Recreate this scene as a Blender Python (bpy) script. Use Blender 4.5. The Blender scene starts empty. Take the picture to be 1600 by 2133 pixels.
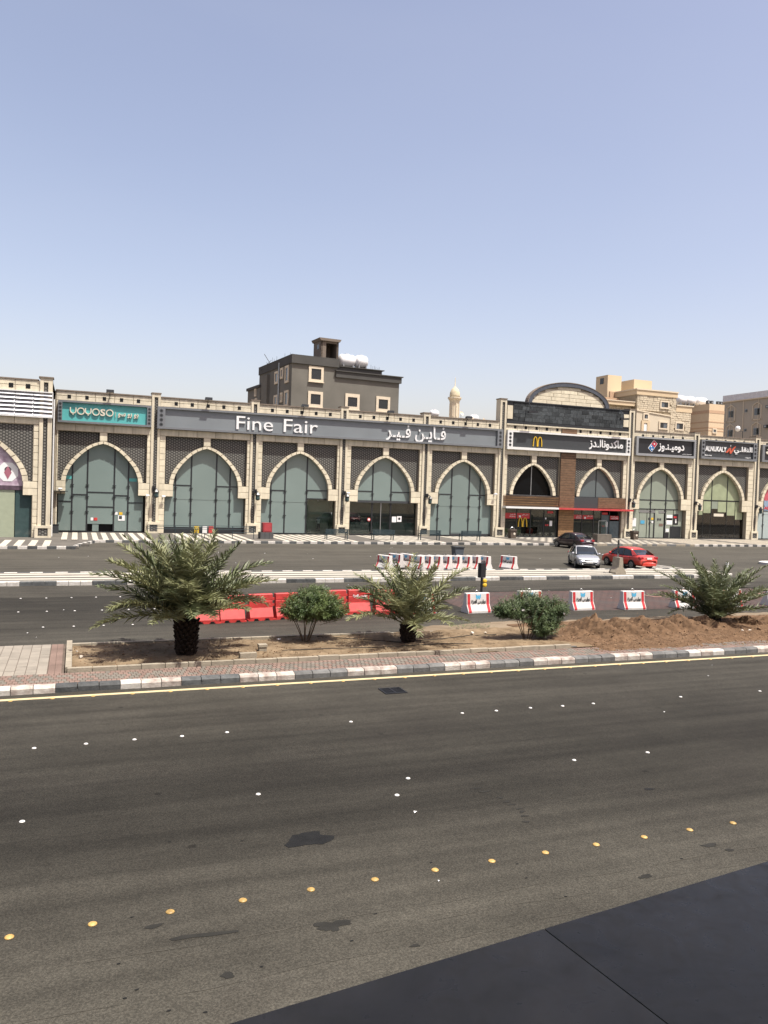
import bpy, math, random, unicodedata
from mathutils import Vector, Matrix, noise
R = math.radians
rnd = random.Random(7)
S = bpy.context.scene
COL = S.collection

# ------------------------------------------------------------------ camera
CAMH = 5.0
F, YAW, PITCH, ROLL = 1646.69, R(21.236), R(-1.599), R(1.903)
fw = Vector((math.sin(YAW)*math.cos(PITCH), math.cos(YAW)*math.cos(PITCH), math.sin(PITCH)))
rt = Vector((math.cos(YAW), -math.sin(YAW), 0)); up = rt.cross(fw)
r2 = rt*math.cos(ROLL)+up*math.sin(ROLL); u2 = -rt*math.sin(ROLL)+up*math.cos(ROLL)
cd = bpy.data.cameras.new('camera'); cam = bpy.data.objects.new('camera', cd); COL.objects.link(cam)
m3 = Matrix((r2, u2, -fw)).transposed()
cam.matrix_world = Matrix.Translation((0, 0, CAMH)) @ m3.to_4x4()
cd.sensor_fit = 'HORIZONTAL'; cd.sensor_width = 36; cd.lens = F/1600*36
cd.clip_start = .05; cd.clip_end = 3000
S.camera = cam

# ------------------------------------------------------------------ light
SUN = Vector((.22, -.36, 1)).normalized()
w = bpy.data.worlds.new('World'); S.world = w; w.use_nodes = True
nt = w.node_tree; bg = nt.nodes['Background']
sky = nt.nodes.new('ShaderNodeTexSky'); sky.sky_type = 'NISHITA'; sky.sun_disc = False
sky.sun_elevation = math.asin(SUN.z); sky.sun_rotation = math.atan2(SUN.x, SUN.y)
sky.air_density = 1.0; sky.dust_density = 2.9; sky.ozone_density = 2.6; sky.altitude = 0
mx = nt.nodes.new('ShaderNodeMix'); mx.data_type = 'RGBA'; mx.blend_type = 'MULTIPLY'; mx.inputs[0].default_value = 1
mx.inputs[7].default_value = (1.63, 1.275, 1.10, 1)
nt.links.new(sky.outputs[0], mx.inputs[6])
wn = nt.nodes.new('ShaderNodeTexNoise'); wn.inputs['Scale'].default_value = 2.2; wn.inputs['Detail'].default_value = 5; wn.inputs['Distortion'].default_value = .6
wm = nt.nodes.new('ShaderNodeMapping'); wm.inputs['Scale'].default_value = (1, 1, 2.6); wc_ = nt.nodes.new('ShaderNodeTexCoord'); nt.links.new(wc_.outputs['Generated'], wm.inputs[0]); nt.links.new(wm.outputs[0], wn.inputs['Vector'])
wr_ = nt.nodes.new('ShaderNodeMapRange'); wr_.inputs['From Min'].default_value = .35; wr_.inputs['From Max'].default_value = .75; wr_.inputs['To Min'].default_value = .0; wr_.inputs['To Max'].default_value = .06
nt.links.new(wn.outputs['Fac'], wr_.inputs['Value'])      # thin uneven haze
hz_ = nt.nodes.new('ShaderNodeMix'); hz_.data_type = 'RGBA'; hz_.inputs[7].default_value = (4.1, 4.2, 4.5, 1)
nt.links.new(wr_.outputs[0], hz_.inputs[0]); nt.links.new(mx.outputs[2], hz_.inputs[6]); nt.links.new(hz_.outputs[2], bg.inputs[0])
bg.inputs[1].default_value = .10
sl = bpy.data.lights.new('sun', 'SUN'); sl.energy = 4.7; sl.angle = R(.5); sl.color = (1, .975, .90)
so = bpy.data.objects.new('sun', sl); COL.objects.link(so); so.location = (0, -20, 60)
so.rotation_euler = SUN.to_track_quat('Z', 'Y').to_euler()
S.view_settings.view_transform = 'Standard'; S.view_settings.look = 'None'
S.view_settings.exposure = 0.93; S.view_settings.gamma = 1
S.view_settings.use_curve_mapping = False

# ------------------------------------------------------------------ helpers
def at(x, y, Y):
    """photo pixel -> point on the vertical plane Y"""
    d = fw + r2*((x-800)/F) - u2*((y-1066.5)/F); t = Y/d.y
    return Vector((d.x*t, Y, CAMH+d.z*t))
def gr(x, y, z=0.):
    d = fw + r2*((x-800)/F) - u2*((y-1066.5)/F); t = (z-CAMH)/d.z
    return Vector((d.x*t, d.y*t, z))

class MB:
    def __init__(s): s.v = []; s.f = []
    def poly(s, pts):
        n = len(s.v); s.v += [tuple(p) for p in pts]; s.f.append(tuple(range(n, n+len(pts)))); return s
    def box(s, x0, x1, y0, y1, z0, z1, M=None):
        n = len(s.v)
        P = [(x, y, z) for z in (z0, z1) for y in (y0, y1) for x in (x0, x1)]
        if M is not None: P = [tuple(M @ Vector(p)) for p in P]
        s.v += P
        for q in ((0,2,3,1),(4,5,7,6),(0,1,5,4),(2,6,7,3),(0,4,6,2),(1,3,7,5)): s.f.append(tuple(n+i for i in q))
        return s
    def prism(s, pts, a, b, axis='y', cap=True):
        """pts 2D polygon; axis y: (x,z) extruded in y; axis x: (y,z); axis z: (x,y)"""
        n = len(s.v); k = len(pts)
        for t in (a, b):
            for p in pts:
                s.v.append((p[0], t, p[1]) if axis == 'y' else (t, p[0], p[1]) if axis == 'x' else (p[0], p[1], t))
        for i in range(k):
            j = (i+1) % k; s.f.append((n+i, n+j, n+k+j, n+k+i))
        if cap: s.f.append(tuple(n+i for i in reversed(range(k)))); s.f.append(tuple(n+k+i for i in range(k)))
        return s
    def tube(s, pts, r, n=6, r1=None):
        pts = [Vector(p) for p in pts]; base = len(s.v); K = len(pts)
        for i, p in enumerate(pts):
            t = (pts[min(i+1, K-1)]-pts[max(i-1, 0)]).normalized()
            a = t.orthogonal().normalized() if i == 0 else (a - t*a.dot(t)).normalized()
            b = t.cross(a); rr = r if r1 is None else r+(r1-r)*i/max(1, K-1)
            for k in range(n):
                an = 2*math.pi*k/n; s.v.append(tuple(p+a*rr*math.cos(an)+b*rr*math.sin(an)))
        for i in range(K-1):
            for k in range(n):
                s.f.append((base+i*n+k, base+i*n+(k+1) % n, base+(i+1)*n+(k+1) % n, base+(i+1)*n+k))
        s.f.append(tuple(base+k for k in reversed(range(n)))); s.f.append(tuple(base+(K-1)*n+k for k in range(n)))
        return s
    def lathe(s, c, prof, n=12, axis='z'):
        base = len(s.v); K = len(prof)
        for (r, h) in prof:
            for k in range(n):
                an = 2*math.pi*k/n; a, b = r*math.cos(an), r*math.sin(an)
                p = (a, b, h) if axis == 'z' else (a, h, b) if axis == 'y' else (h, a, b)
                s.v.append((c[0]+p[0], c[1]+p[1], c[2]+p[2]))
        for i in range(K-1):
            for k in range(n):
                s.f.append((base+i*n+k, base+i*n+(k+1) % n, base+(i+1)*n+(k+1) % n, base+(i+1)*n+k))
        s.f.append(tuple(base+k for k in reversed(range(n)))); s.f.append(tuple(base+(K-1)*n+k for k in range(n)))
        return s
    def build(s, name, mat, parent=None, world=False, smooth=False):
        v = s.v
        if world and parent is not None:
            p = parent
            while p.parent: p = p.parent
            L = p.location; v = [(a-L.x, b-L.y, c-L.z) for a, b, c in v]
        me = bpy.data.meshes.new(name); me.from_pydata(v, [], s.f); me.update()
        me.materials.append(mat)
        if smooth: me.polygons.foreach_set('use_smooth', [True]*len(me.polygons))
        o = bpy.data.objects.new(name, me); COL.objects.link(o); o.parent = parent
        return o

def tag(o, label=None, cat=None, group=None, kind=None):
    if label: o['label'] = label
    if cat: o['category'] = cat
    if group: o['group'] = group
    if kind: o['kind'] = kind
    return o
def thing(name, label, cat, loc=(0, 0, 0), rz=0, group=None):
    o = bpy.data.objects.new(name, None); COL.objects.link(o); o.empty_display_size = .2
    o.location = loc; o.rotation_euler = (0, 0, rz); return tag(o, label, cat, group)
def struct(o): o['kind'] = 'structure'; return o
KIDS = {}
def copy_tree(o, parent=None):
    c = o.copy(); COL.objects.link(c); c.parent = parent
    for ch in list(o.children): copy_tree(ch, c)
    return c
def clone(root, loc, rz=0, label=None, group=None):
    c = copy_tree(root); c.location = loc; c.rotation_euler = (0, 0, rz)
    if label: c['label'] = label
    if group: c['group'] = group
    return c

# ------------------------------------------------------------------ materials
ALB = .72
def mat(name, col, rough=.7, metal=0., var=.12, scale=3., bump=0., bscale=40., rndv=0., coat=0., spec=None, col2=None, detail=5, streak=0.):
    col = tuple(c*ALB for c in col); col2 = tuple(c*ALB for c in col2) if col2 else None
    m = bpy.data.materials.new(name); m.use_nodes = True; N = m.node_tree.nodes; L = m.node_tree.links
    P = N['Principled BSDF']; P.inputs['Roughness'].default_value = rough; P.inputs['Metallic'].default_value = metal
    P.inputs['Specular IOR Level'].default_value = spec if spec is not None else (.5 if rough < .6 else .15)
    P.inputs['Coat Weight'].default_value = coat
    tc = N.new('ShaderNodeTexCoord'); oi = N.new('ShaderNodeObjectInfo')
    ad = N.new('ShaderNodeVectorMath'); ad.operation = 'ADD'
    ml = N.new('ShaderNodeMath'); ml.operation = 'MULTIPLY'; ml.inputs[1].default_value = 50
    L.new(oi.outputs['Random'], ml.inputs[0]); L.new(tc.outputs['Object'], ad.inputs[0]); L.new(ml.outputs[0], ad.inputs[1])
    nz = N.new('ShaderNodeTexNoise'); nz.inputs['Scale'].default_value = scale; nz.inputs['Detail'].default_value = detail
    L.new(ad.outputs[0], nz.inputs['Vector'])
    cr = N.new('ShaderNodeValToRGB')
    c2 = col2 or tuple(c*(1+var) for c in col); c1 = col if col2 else tuple(c*(1-var) for c in col)
    cr.color_ramp.elements[0].position = .3; cr.color_ramp.elements[1].position = .7
    cr.color_ramp.elements[0].color = (*c1, 1); cr.color_ramp.elements[1].color = (*c2, 1)
    L.new(nz.outputs['Fac'], cr.inputs[0]); out = cr.outputs[0]
    if streak:
        ms = N.new('ShaderNodeMapping'); ms.inputs['Scale'].default_value = (3.2, 3.2, .35); L.new(ad.outputs[0], ms.inputs[0])
        ns = N.new('ShaderNodeTexNoise'); ns.inputs['Scale'].default_value = 1; ns.inputs['Detail'].default_value = 5; L.new(ms.outputs[0], ns.inputs['Vector'])
        rs_ = N.new('ShaderNodeMapRange'); rs_.inputs['From Min'].default_value = .35; rs_.inputs['From Max'].default_value = .7; rs_.inputs['To Min'].default_value = 1.03; rs_.inputs['To Max'].default_value = 1-streak
        L.new(ns.outputs['Fac'], rs_.inputs['Value']); vs = N.new('ShaderNodeVectorMath'); vs.operation = 'SCALE'; L.new(out, vs.inputs[0]); L.new(rs_.outputs[0], vs.inputs['Scale']); out = vs.outputs[0]
    if rndv:
        mr = N.new('ShaderNodeMapRange'); mr.inputs['To Min'].default_value = 1-rndv; mr.inputs['To Max'].default_value = 1+rndv
        L.new(oi.outputs['Random'], mr.inputs['Value'])
        vm = N.new('ShaderNodeVectorMath'); vm.operation = 'SCALE'; L.new(out, vm.inputs[0]); L.new(mr.outputs[0], vm.inputs['Scale']); out = vm.outputs[0]
    L.new(out, P.inputs['Base Color'])
    if bump:
        n2 = N.new('ShaderNodeTexNoise'); n2.inputs['Scale'].default_value = bscale; n2.inputs['Detail'].default_value = 6
        L.new(ad.outputs[0], n2.inputs['Vector'])
        b = N.new('ShaderNodeBump'); b.inputs['Strength'].default_value = bump; b.inputs['Distance'].default_value = .02
        L.new(n2.outputs['Fac'], b.inputs['Height']); L.new(b.outputs[0], P.inputs['Normal'])
    m['out'] = 1
    return m
def nodes(m): return m.node_tree.nodes, m.node_tree.links

LIME = mat('limestone', (.74, .67, .51), .75, streak=.14, var=.07, scale=1.5, bump=.3, bscale=12, rndv=.07)
LIME_D = mat('limestone_mortar', (.40, .345, .26), .9)
LIME_S = mat('limestone_smooth', (.71, .64, .49), .7, streak=.2, var=.1, scale=.8, bump=.15, bscale=20)
COPE = mat('coping_stone', (.22, .18, .145), .8, var=.15)
SLATE = mat('slate', (.055, .062, .066), .6, var=.25, scale=4, bump=.5, bscale=10, rndv=.45)
DARKM = mat('dark_metal', (.03, .033, .037), .4, metal=.3)
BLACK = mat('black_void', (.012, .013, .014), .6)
FILM = mat('window_film', (.205, .262, .247), .12, var=.05, scale=.35, rndv=.04, detail=2)
FILM2 = mat('window_film_pale', (.27, .31, .25), .3, var=.06, scale=.4, rndv=.04)
FILM3 = mat('window_film_green', (.34, .385, .24), .35, var=.15, scale=1.1, rndv=.05)
TEALD = mat('dark_teal_glass', (.05, .085, .085), .08, var=.1)
STEEL = mat('steel', (.42, .43, .43), .35, metal=.8)
SIGNG = mat('sign_frame_grey', (.20, .212, .225), .35, metal=.2, var=.05)
SIGNP = mat('sign_panel_grey', (.205, .228, .24), .4, var=.05, scale=.6)
SIGNW = mat('sign_frame_white', (.78, .78, .76), .4, var=.03)
WHITE = mat('white_letter', (.85, .85, .84), .35, var=.02)
CREAM = mat('cream_letter', (.72, .66, .54), .4, var=.03)
TEAL = mat('turquoise_panel', (.10, .43, .42), .4, var=.03)
CHAR = mat('charcoal_panel', (.045, .05, .054), .4, var=.06)
INK = mat('near_black_panel', (.014, .015, .018), .4)
YEL = mat('golden_yellow', (.75, .48, .03), .35, var=.04)
RED = mat('red_plastic', (.50, .040, .035), .5, var=.22, scale=5, bump=.05)
REDP = mat('red_print', (.55, .03, .035), .4)
REDF = mat('red_stripe_paint', (.52, .045, .05), .6, var=.2, scale=8)
BLUE = mat('blue_print', (.04, .16, .42), .5)
LBLUE = mat('light_blue_print', (.10, .38, .58), .6, var=.25, scale=14)
CONC = mat('concrete', (.33, .29, .225), .85, var=.14, scale=4, bump=.4, bscale=25, rndv=.06)
CONCW = mat('white_painted_concrete', (.64, .62, .59), .7, var=.05, scale=5, bump=.3, bscale=20, rndv=.03)
KW = mat('kerb_white_paint', (.46, .43, .38), .75, scale=7, bump=.5, bscale=25, rndv=.06, col2=(.64, .62, .58))
KG = mat('kerb_dark_paint', (.095, .10, .10), .75, var=.25, scale=6, bump=.5, bscale=25, rndv=.25)
KG2 = mat('kerb_grey_concrete', (.15, .15, .145), .8, var=.25, scale=5, bump=.5, bscale=25, rndv=.2)
KP = mat('kerb_worn_pink', (.27, .20, .17), .8, scale=5, bump=.5, bscale=25, rndv=.2, col2=(.22, .17, .15))
KWORN = mat('kerb_worn_white', (.27, .215, .185), .8, scale=4.5, bump=.6, bscale=22, rndv=.1, col2=(.60, .56, .50))
PAVR = mat('paver_red', (0.204, 0.143, 0.117), .85, var=.2, scale=1.4, bump=.3, bscale=30, rndv=.15)
PAVG = mat('paver_grey', (0.199, 0.178, 0.149), .85, var=.15, scale=1.4, bump=.3, bscale=30, rndv=.12)
PAVJ = mat('paver_joint', (.13, .10, .08), .95, var=.2)
PSLAB = mat('paving_slab_grey', (0.279, 0.251, 0.209), .85, var=.12, scale=2, bump=.3, bscale=30, rndv=.09)
STRW = mat('white_paving', (.50, .465, .39), .7, var=.09, scale=1.5, rndv=.06)
STRG = mat('grey_paving', (.13, .12, .105), .8, var=.14, scale=.8, bump=.2, bscale=10)
WOOD = mat('brown_cladding', (.17, .105, .065), .6, var=.2, scale=2.2, bump=.2, bscale=30, rndv=.08)
WOODL = mat('light_timber_slats', (.30, .18, .09), .6, var=.2, scale=3, rndv=.1)
GREYB = mat('grey_render', (0.174, 0.165, 0.143), .9, var=.14, scale=.35, bump=.2, bscale=3)
GREYD = mat('dark_grey_render', (.09, .088, .083), .9, var=.1, scale=.5)
CREAMW = mat('cream_window_surround', (0.720, 0.624, 0.480), .8, var=.05)
TANW = mat('tan_render', (0.675, 0.540, 0.365), .9, var=.05, scale=.2)
TAND = mat('tan_band', (0.576, 0.396, 0.264), .9, var=.05)
SANDS = mat('sand_stone', (0.598, 0.520, 0.390), .85, var=.1, scale=1.2, bump=.5, bscale=5, rndv=.14)
SANDJ = mat('sand_stone_joint', (.36, .30, .21), .9)
BEIGE = mat('beige_render', (0.625, 0.550, 0.425), .9, var=.05, scale=.3)
GBEI = mat('greyish_beige_render', (0.450, 0.406, 0.338), .9, var=.06, scale=.3)
TANK = mat('white_tank', (.80, .80, .80), .4, var=.03)
WINB = mat('dark_window', (.018, .02, .022), .12)
WINBL = mat('blue_grey_window', (.12, .14, .16), .15)
SOIL = mat('soil', (.125, .088, .052), .95, scale=2.2, bump=.9, bscale=14, col2=(.265, .195, .122))
DIRT = mat('excavated_dirt', (.098, .058, .032), .95, scale=3.2, bump=1., bscale=9, col2=(.175, .108, .062), detail=8)
CLOD = mat('dirt_clod', (.15, .088, .05), .95, scale=5, bump=.8, bscale=10, col2=(.27, .18, .11))
STONEP = mat('pale_stone', (.62, .55, .46), .9, var=.15, scale=6, bump=.5, bscale=15)
TRUNK = mat('palm_trunk', (.036, .025, .019), .95, var=.4, scale=14, bump=.8, bscale=20)
BARK = mat('shrub_bark', (.14, .10, .065), .9, var=.2, scale=12)
TYRE = mat('tyre', (.02, .02, .02), .8)
RUBBLE = mat('hose_plastic', (.03, .028, .026), .6)
PLATE = mat('licence_plate', (.75, .74, .70), .5)
def leafmat(name, c1, c2, tr=.25):
    m = mat(name, c1, .5, scale=2.5, col2=c2, rndv=.12, spec=.4); N, L = nodes(m)
    P = N['Principled BSDF']; src = P.inputs['Base Color'].links[0].from_socket
    t = N.new('ShaderNodeBsdfTranslucent'); mixn = N.new('ShaderNodeMixShader'); mixn.inputs[0].default_value = tr
    L.new(src, t.inputs[0]); L.new(P.outputs[0], mixn.inputs[1]); L.new(t.outputs[0], mixn.inputs[2])
    L.new(mixn.outputs[0], N['Material Output'].inputs[0]); return m
PALML = leafmat('palm_leaflet', (.17, .185, .08), (.31, .32, .165), .16)
PALML2 = leafmat('palm_leaflet_dark', (.095, .12, .055), (.18, .205, .10), .15)
RACH = mat('palm_rachis', (.26, .25, .12), .6, var=.15)
OLEA = leafmat('oleander_leaf', (.06, .105, .03), (.17, .225, .07))
OLEA2 = leafmat('oleander_leaf_grey', (.06, .10, .04), (.16, .21, .09))
PETW = mat('white_petal', (.75, .72, .70), .7); PETP = mat('pink_petal', (.55, .25, .24), .7)
def glassmat(name, tint=(.8, .9, .88), base=.06):
    m = bpy.data.materials.new(name); m.use_nodes = True; N, L = nodes(m); N.remove(N['Principled BSDF'])
    tr = N.new('ShaderNodeBsdfTransparent'); tr.inputs[0].default_value = (*tint, 1)
    g = N.new('ShaderNodeBsdfGlossy'); g.inputs['Roughness'].default_value = .02
    lw = N.new('ShaderNodeFresnel'); lw.inputs[0].default_value = 1.5
    a = N.new('ShaderNodeMath'); a.operation = 'ADD'; a.inputs[1].default_value = base; L.new(lw.outputs[0], a.inputs[0])
    mi = N.new('ShaderNodeMixShader'); L.new(a.outputs[0], mi.inputs[0]); L.new(tr.outputs[0], mi.inputs[1]); L.new(g.outputs[0], mi.inputs[2])
    L.new(mi.outputs[0], N['Material Output'].inputs[0]); return m
GLASS = glassmat('clear_glass'); GLASST = glassmat('tinted_glass', (.70, .77, .75), .02)
def latticemat():
    m = mat('stone_lattice', (.12, .105, .085), .8); N, L = nodes(m); P = N['Principled BSDF']
    tc = N.new('ShaderNodeTexCoord'); acc = None
    for k in range(3):
        mp = N.new('ShaderNodeMapping'); mp.inputs['Rotation'].default_value = (0, R(60*k), 0)
        L.new(tc.outputs['Object'], mp.inputs[0])
        wv = N.new('ShaderNodeTexWave'); wv.wave_type = 'BANDS'; wv.bands_direction = 'X'; wv.inputs['Scale'].default_value = 1.45
        L.new(mp.outputs[0], wv.inputs['Vector'])
        if acc is None: acc = wv.outputs['Fac']
        else:
            mm = N.new('ShaderNodeMath'); mm.operation = 'ADD'; L.new(acc, mm.inputs[0]); L.new(wv.outputs['Fac'], mm.inputs[1]); acc = mm.outputs[0]
    cr = N.new('ShaderNodeValToRGB'); E = cr.color_ramp.elements
    dv = N.new('ShaderNodeMath'); dv.operation = 'DIVIDE'; dv.inputs[1].default_value = 3; L.new(acc, dv.inputs[0])
    E[0].position = .25; E[0].color = (.14, .135, .122, 1); E[1].position = .7; E[1].color = (.042, .041, .038, 1)
    e = E.new(.45); e.color = (.10, .096, .086, 1)
    L.new(dv.outputs[0], cr.inputs[0]); L.new(cr.outputs[0], P.inputs['Base Color'])
    b = N.new('ShaderNodeBump'); b.invert = True; b.inputs['Strength'].default_value = .6; b.inputs['Distance'].default_value = .04
    L.new(dv.outputs[0], b.inputs['Height']); L.new(b.outputs[0], P.inputs['Normal']); return m
LATT = latticemat()
def asphalt(name, stops, spot=1., grain=.35, patch=.18):
    """stops: list of (Y, (r,g,b)) wear bands across the road"""
    m = bpy.data.materials.new(name); m.use_nodes = True; N, L = nodes(m); P = N['Principled BSDF']
    P.inputs['Roughness'].default_value = .82; P.inputs['Specular IOR Level'].default_value = .12
    tc = N.new('ShaderNodeTexCoord'); sp = N.new('ShaderNodeSeparateXYZ'); L.new(tc.outputs['Object'], sp.inputs[0])
    st = N.new('ShaderNodeMapping'); st.inputs['Scale'].default_value = (.055, .55, 1); L.new(tc.outputs['Object'], st.inputs[0])
    n1 = N.new('ShaderNodeTexNoise'); n1.inputs['Scale'].default_value = 1; n1.inputs['Detail'].default_value = 6; n1.inputs['Roughness'].default_value = .6
    L.new(st.outputs[0], n1.inputs['Vector'])
    a = N.new('ShaderNodeMath'); a.operation = 'MULTIPLY_ADD'; a.inputs[1].default_value = 3.4; L.new(n1.outputs['Fac'], a.inputs[0]); L.new(sp.outputs['Y'], a.inputs[2])
    lo, hi = stops[0][0], stops[-1][0]
    mr = N.new('ShaderNodeMapRange'); mr.inputs['From Min'].default_value = lo+1.7; mr.inputs['From Max'].default_value = hi+1.7
    L.new(a.outputs[0], mr.inputs['Value']); cr = N.new('ShaderNodeValToRGB'); E = cr.color_ramp.elements
    for i, (y, c) in enumerate(stops):
        p = (y-lo)/(hi-lo)
        if i == 0: e = E[0]; e.position = p
        elif i == len(stops)-1: e = E[len(E)-1]; e.position = p
        else: e = E.new(p)
        e.color = (*c, 1)
    L.new(mr.outputs[0], cr.inputs[0])
    def layer(prev, fac_out, lo_, hi_):
        r_ = N.new('ShaderNodeMapRange'); r_.inputs['From Min'].default_value = .3; r_.inputs['From Max'].default_value = .7
        r_.inputs['To Min'].default_value = lo_; r_.inputs['To Max'].default_value = hi_; L.new(fac_out, r_.inputs['Value'])
        v = N.new('ShaderNodeVectorMath'); v.operation = 'SCALE'; L.new(prev, v.inputs[0]); L.new(r_.outputs[0], v.inputs['Scale']); return v.outputs[0]
    n2 = N.new('ShaderNodeTexNoise'); n2.inputs['Scale'].default_value = .45; n2.inputs['Detail'].default_value = 8; n2.inputs['Roughness'].default_value = .65; L.new(tc.outputs['Object'], n2.inputs['Vector'])
    n3 = N.new('ShaderNodeTexNoise'); n3.inputs['Scale'].default_value = 38; n3.inputs['Detail'].default_value = 3; n3.inputs['Roughness'].default_value = .8; L.new(tc.outputs['Object'], n3.inputs['Vector'])
    o = layer(cr.outputs[0], n2.outputs['Fac'], 1-patch, 1+patch); o = layer(o, n3.outputs['Fac'], 1-grain, 1+grain)
    vc = N.new('ShaderNodeTexVoronoi'); vc.inputs['Scale'].default_value = 55; L.new(tc.outputs['Object'], vc.inputs['Vector'])
    sc_ = N.new('ShaderNodeSeparateColor'); L.new(vc.outputs['Color'], sc_.inputs[0]); o = layer(o, sc_.outputs[0], 1-.5*grain, 1+.5*grain)
    n6 = N.new('ShaderNodeTexNoise'); n6.inputs['Scale'].default_value = 5; n6.inputs['Detail'].default_value = 6; n6.inputs['Roughness'].default_value = .75; L.new(tc.outputs['Object'], n6.inputs['Vector']); o = layer(o, n6.outputs['Fac'], .88, 1.12)
    # longitudinal streaks
    s2 = N.new('ShaderNodeMapping'); s2.inputs['Scale'].default_value = (.12, 2.4, 1); L.new(tc.outputs['Object'], s2.inputs[0])
    n4 = N.new('ShaderNodeTexNoise'); n4.inputs['Scale'].default_value = 1; n4.inputs['Detail'].default_value = 4; L.new(s2.outputs[0], n4.inputs['Vector'])
    o = layer(o, n4.outputs['Fac'], .75, 1.23)
    # small dark oil spots
    vo = N.new('ShaderNodeTexVoronoi'); vo.inputs['Scale'].default_value = .85; L.new(tc.outputs['Object'], vo.inputs['Vector'])
    nn = N.new('ShaderNodeMath'); nn.operation = 'MULTIPLY_ADD'; nn.inputs[1].default_value = .12; L.new(n3.outputs['Fac'], nn.inputs[0]); L.new(vo.outputs['Distance'], nn.inputs[2])
    r5 = N.new('ShaderNodeMapRange'); r5.inputs['From Min'].default_value = .09; r5.inputs['From Max'].default_value = .125; r5.inputs['To Min'].default_value = 1-.5*spot; r5.inputs['To Max'].default_value = 1
    L.new(nn.outputs[0], r5.inputs['Value'])
    v5 = N.new('ShaderNodeVectorMath'); v5.operation = 'SCALE'; L.new(o, v5.inputs[0]); L.new(r5.outputs[0], v5.inputs['Scale'])
    L.new(v5.outputs[0], P.inputs['Base Color'])
    b = N.new('ShaderNodeBump'); b.inputs['Strength'].default_value = .5; b.inputs['Distance'].default_value = .01
    L.new(n3.outputs['Fac'], b.inputs['Height']); L.new(b.outputs[0], P.inputs['Normal'])
    return m
br = lambda v, t=1.: (v*.522*t, v*.482, v*.392)
ASP1 = asphalt('asphalt_near', [(0, br(.098)), (6.0, br(.094)), (8.4, br(.085)), (10.0, br(.060)), (10.9, br(.050)), (11.6, br(.036)), (12.2, br(.043)), (12.9, br(.034)), (13.7, br(.042)), (15.2, br(.046)), (16.4, br(.060)), (18.8, br(.066)), (20.5, br(.08))])
ASP2 = asphalt('asphalt_service', [(25, br(.095)), (27.2, br(.078)), (29.0, br(.058)), (30, br(.050)), (31.5, br(.046)), (34, br(.040)), (35.7, br(.042)), (36.1, br(.072)), (38, br(.072)), (40, br(.088))])
ASP3 = asphalt('asphalt_parking', [(45, br(.105)), (48, br(.090)), (55, br(.112)), (58, br(.098)), (62, br(.116)), (64, br(.096)), (68, br(.125))], grain=.25, patch=.14)
def brickzone():
    m = mat('stamped_brick', (.10, .05, .04), .8); N, L = nodes(m); P = N['Principled BSDF']
    tc = N.new('ShaderNodeTexCoord'); bt = N.new('ShaderNodeTexBrick'); mp = N.new('ShaderNodeMapping'); mp.inputs['Rotation'].default_value = (0, 0, R(90))
    L.new(tc.outputs['Object'], mp.inputs[0]); L.new(mp.outputs[0], bt.inputs['Vector'])
    bt.inputs['Scale'].default_value = 1; bt.inputs['Brick Width'].default_value = .5; bt.inputs['Row Height'].default_value = .2
    bt.inputs['Mortar Size'].default_value = .022; bt.inputs['Color1'].default_value = (.082, .048, .041, 1); bt.inputs['Color2'].default_value = (.061, .043, .038, 1); bt.inputs['Mortar'].default_value = (.022, .019, .018, 1)
    nz = N.new('ShaderNodeTexNoise'); nz.inputs['Scale'].default_value = .7; nz.inputs['Detail'].default_value = 6; L.new(tc.outputs['Object'], nz.inputs['Vector'])
    mi = N.new('ShaderNodeMix'); mi.data_type = 'RGBA'; r_ = N.new('ShaderNodeMapRange'); r_.inputs['From Min'].default_value = .45; r_.inputs['From Max'].default_value = .75; r_.inputs['To Max'].default_value = .7
    L.new(nz.outputs['Fac'], r_.inputs['Value']); L.new(r_.outputs[0], mi.inputs[0]); L.new(bt.outputs[0], mi.inputs[6]); mi.inputs[7].default_value = (.054, .05, .046, 1)
    L.new(mi.outputs[2], P.inputs['Base Color']); return m
STAMP = brickzone()
SAND = mat('sandy_ground', (.26, .21, .15), .95, var=.15, scale=.4)
def granite():
    m = mat('dark_granite', (.064, .063, .049), .40, scale=1.6, col2=(.124, .121, .098), detail=12, spec=.2, rndv=.06); N, L = nodes(m)
    nz_ = [n for n in N if n.bl_idname == 'ShaderNodeTexNoise'][0]; nz_.inputs['Distortion'].default_value = 1.6; nz_.inputs['Roughness'].default_value = .62
    n2 = N.new('ShaderNodeTexNoise'); n2.inputs['Scale'].default_value = 9; n2.inputs['Detail'].default_value = 8; n2.inputs['Distortion'].default_value = 2
    tc = N.new('ShaderNodeTexCoord'); L.new(tc.outputs['Object'], n2.inputs['Vector'])
    r = N.new('ShaderNodeMapRange'); r.inputs['From Min'].default_value = .35; r.inputs['From Max'].default_value = .7; r.inputs['To Min'].default_value = .26; r.inputs['To Max'].default_value = .5
    L.new(n2.outputs['Fac'], r.inputs['Value']); L.new(r.outputs[0], N['Principled BSDF'].inputs['Roughness']); return m
GRAN = granite()
YPAINT = mat('yellow_line_paint', (.55, .455, .265), .7, var=.12, scale=5, bump=.2)
WPAINT = mat('white_road_paint', (.58, .55, .49), .75, var=.12, scale=5)
STUDY = mat('yellow_stud', (.45, .29, .09), .5, var=.28, scale=22, rndv=.16)
STUDW = mat('white_stud', (.66, .65, .62), .5, var=.2, scale=25, rndv=.15)
STAIN = mat('oil_stain', (.012, .012, .0115), .7, var=.25, scale=5)
STAIN2 = mat('faded_stain', (.026, .025, .022), .85, var=.2, scale=5)

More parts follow.
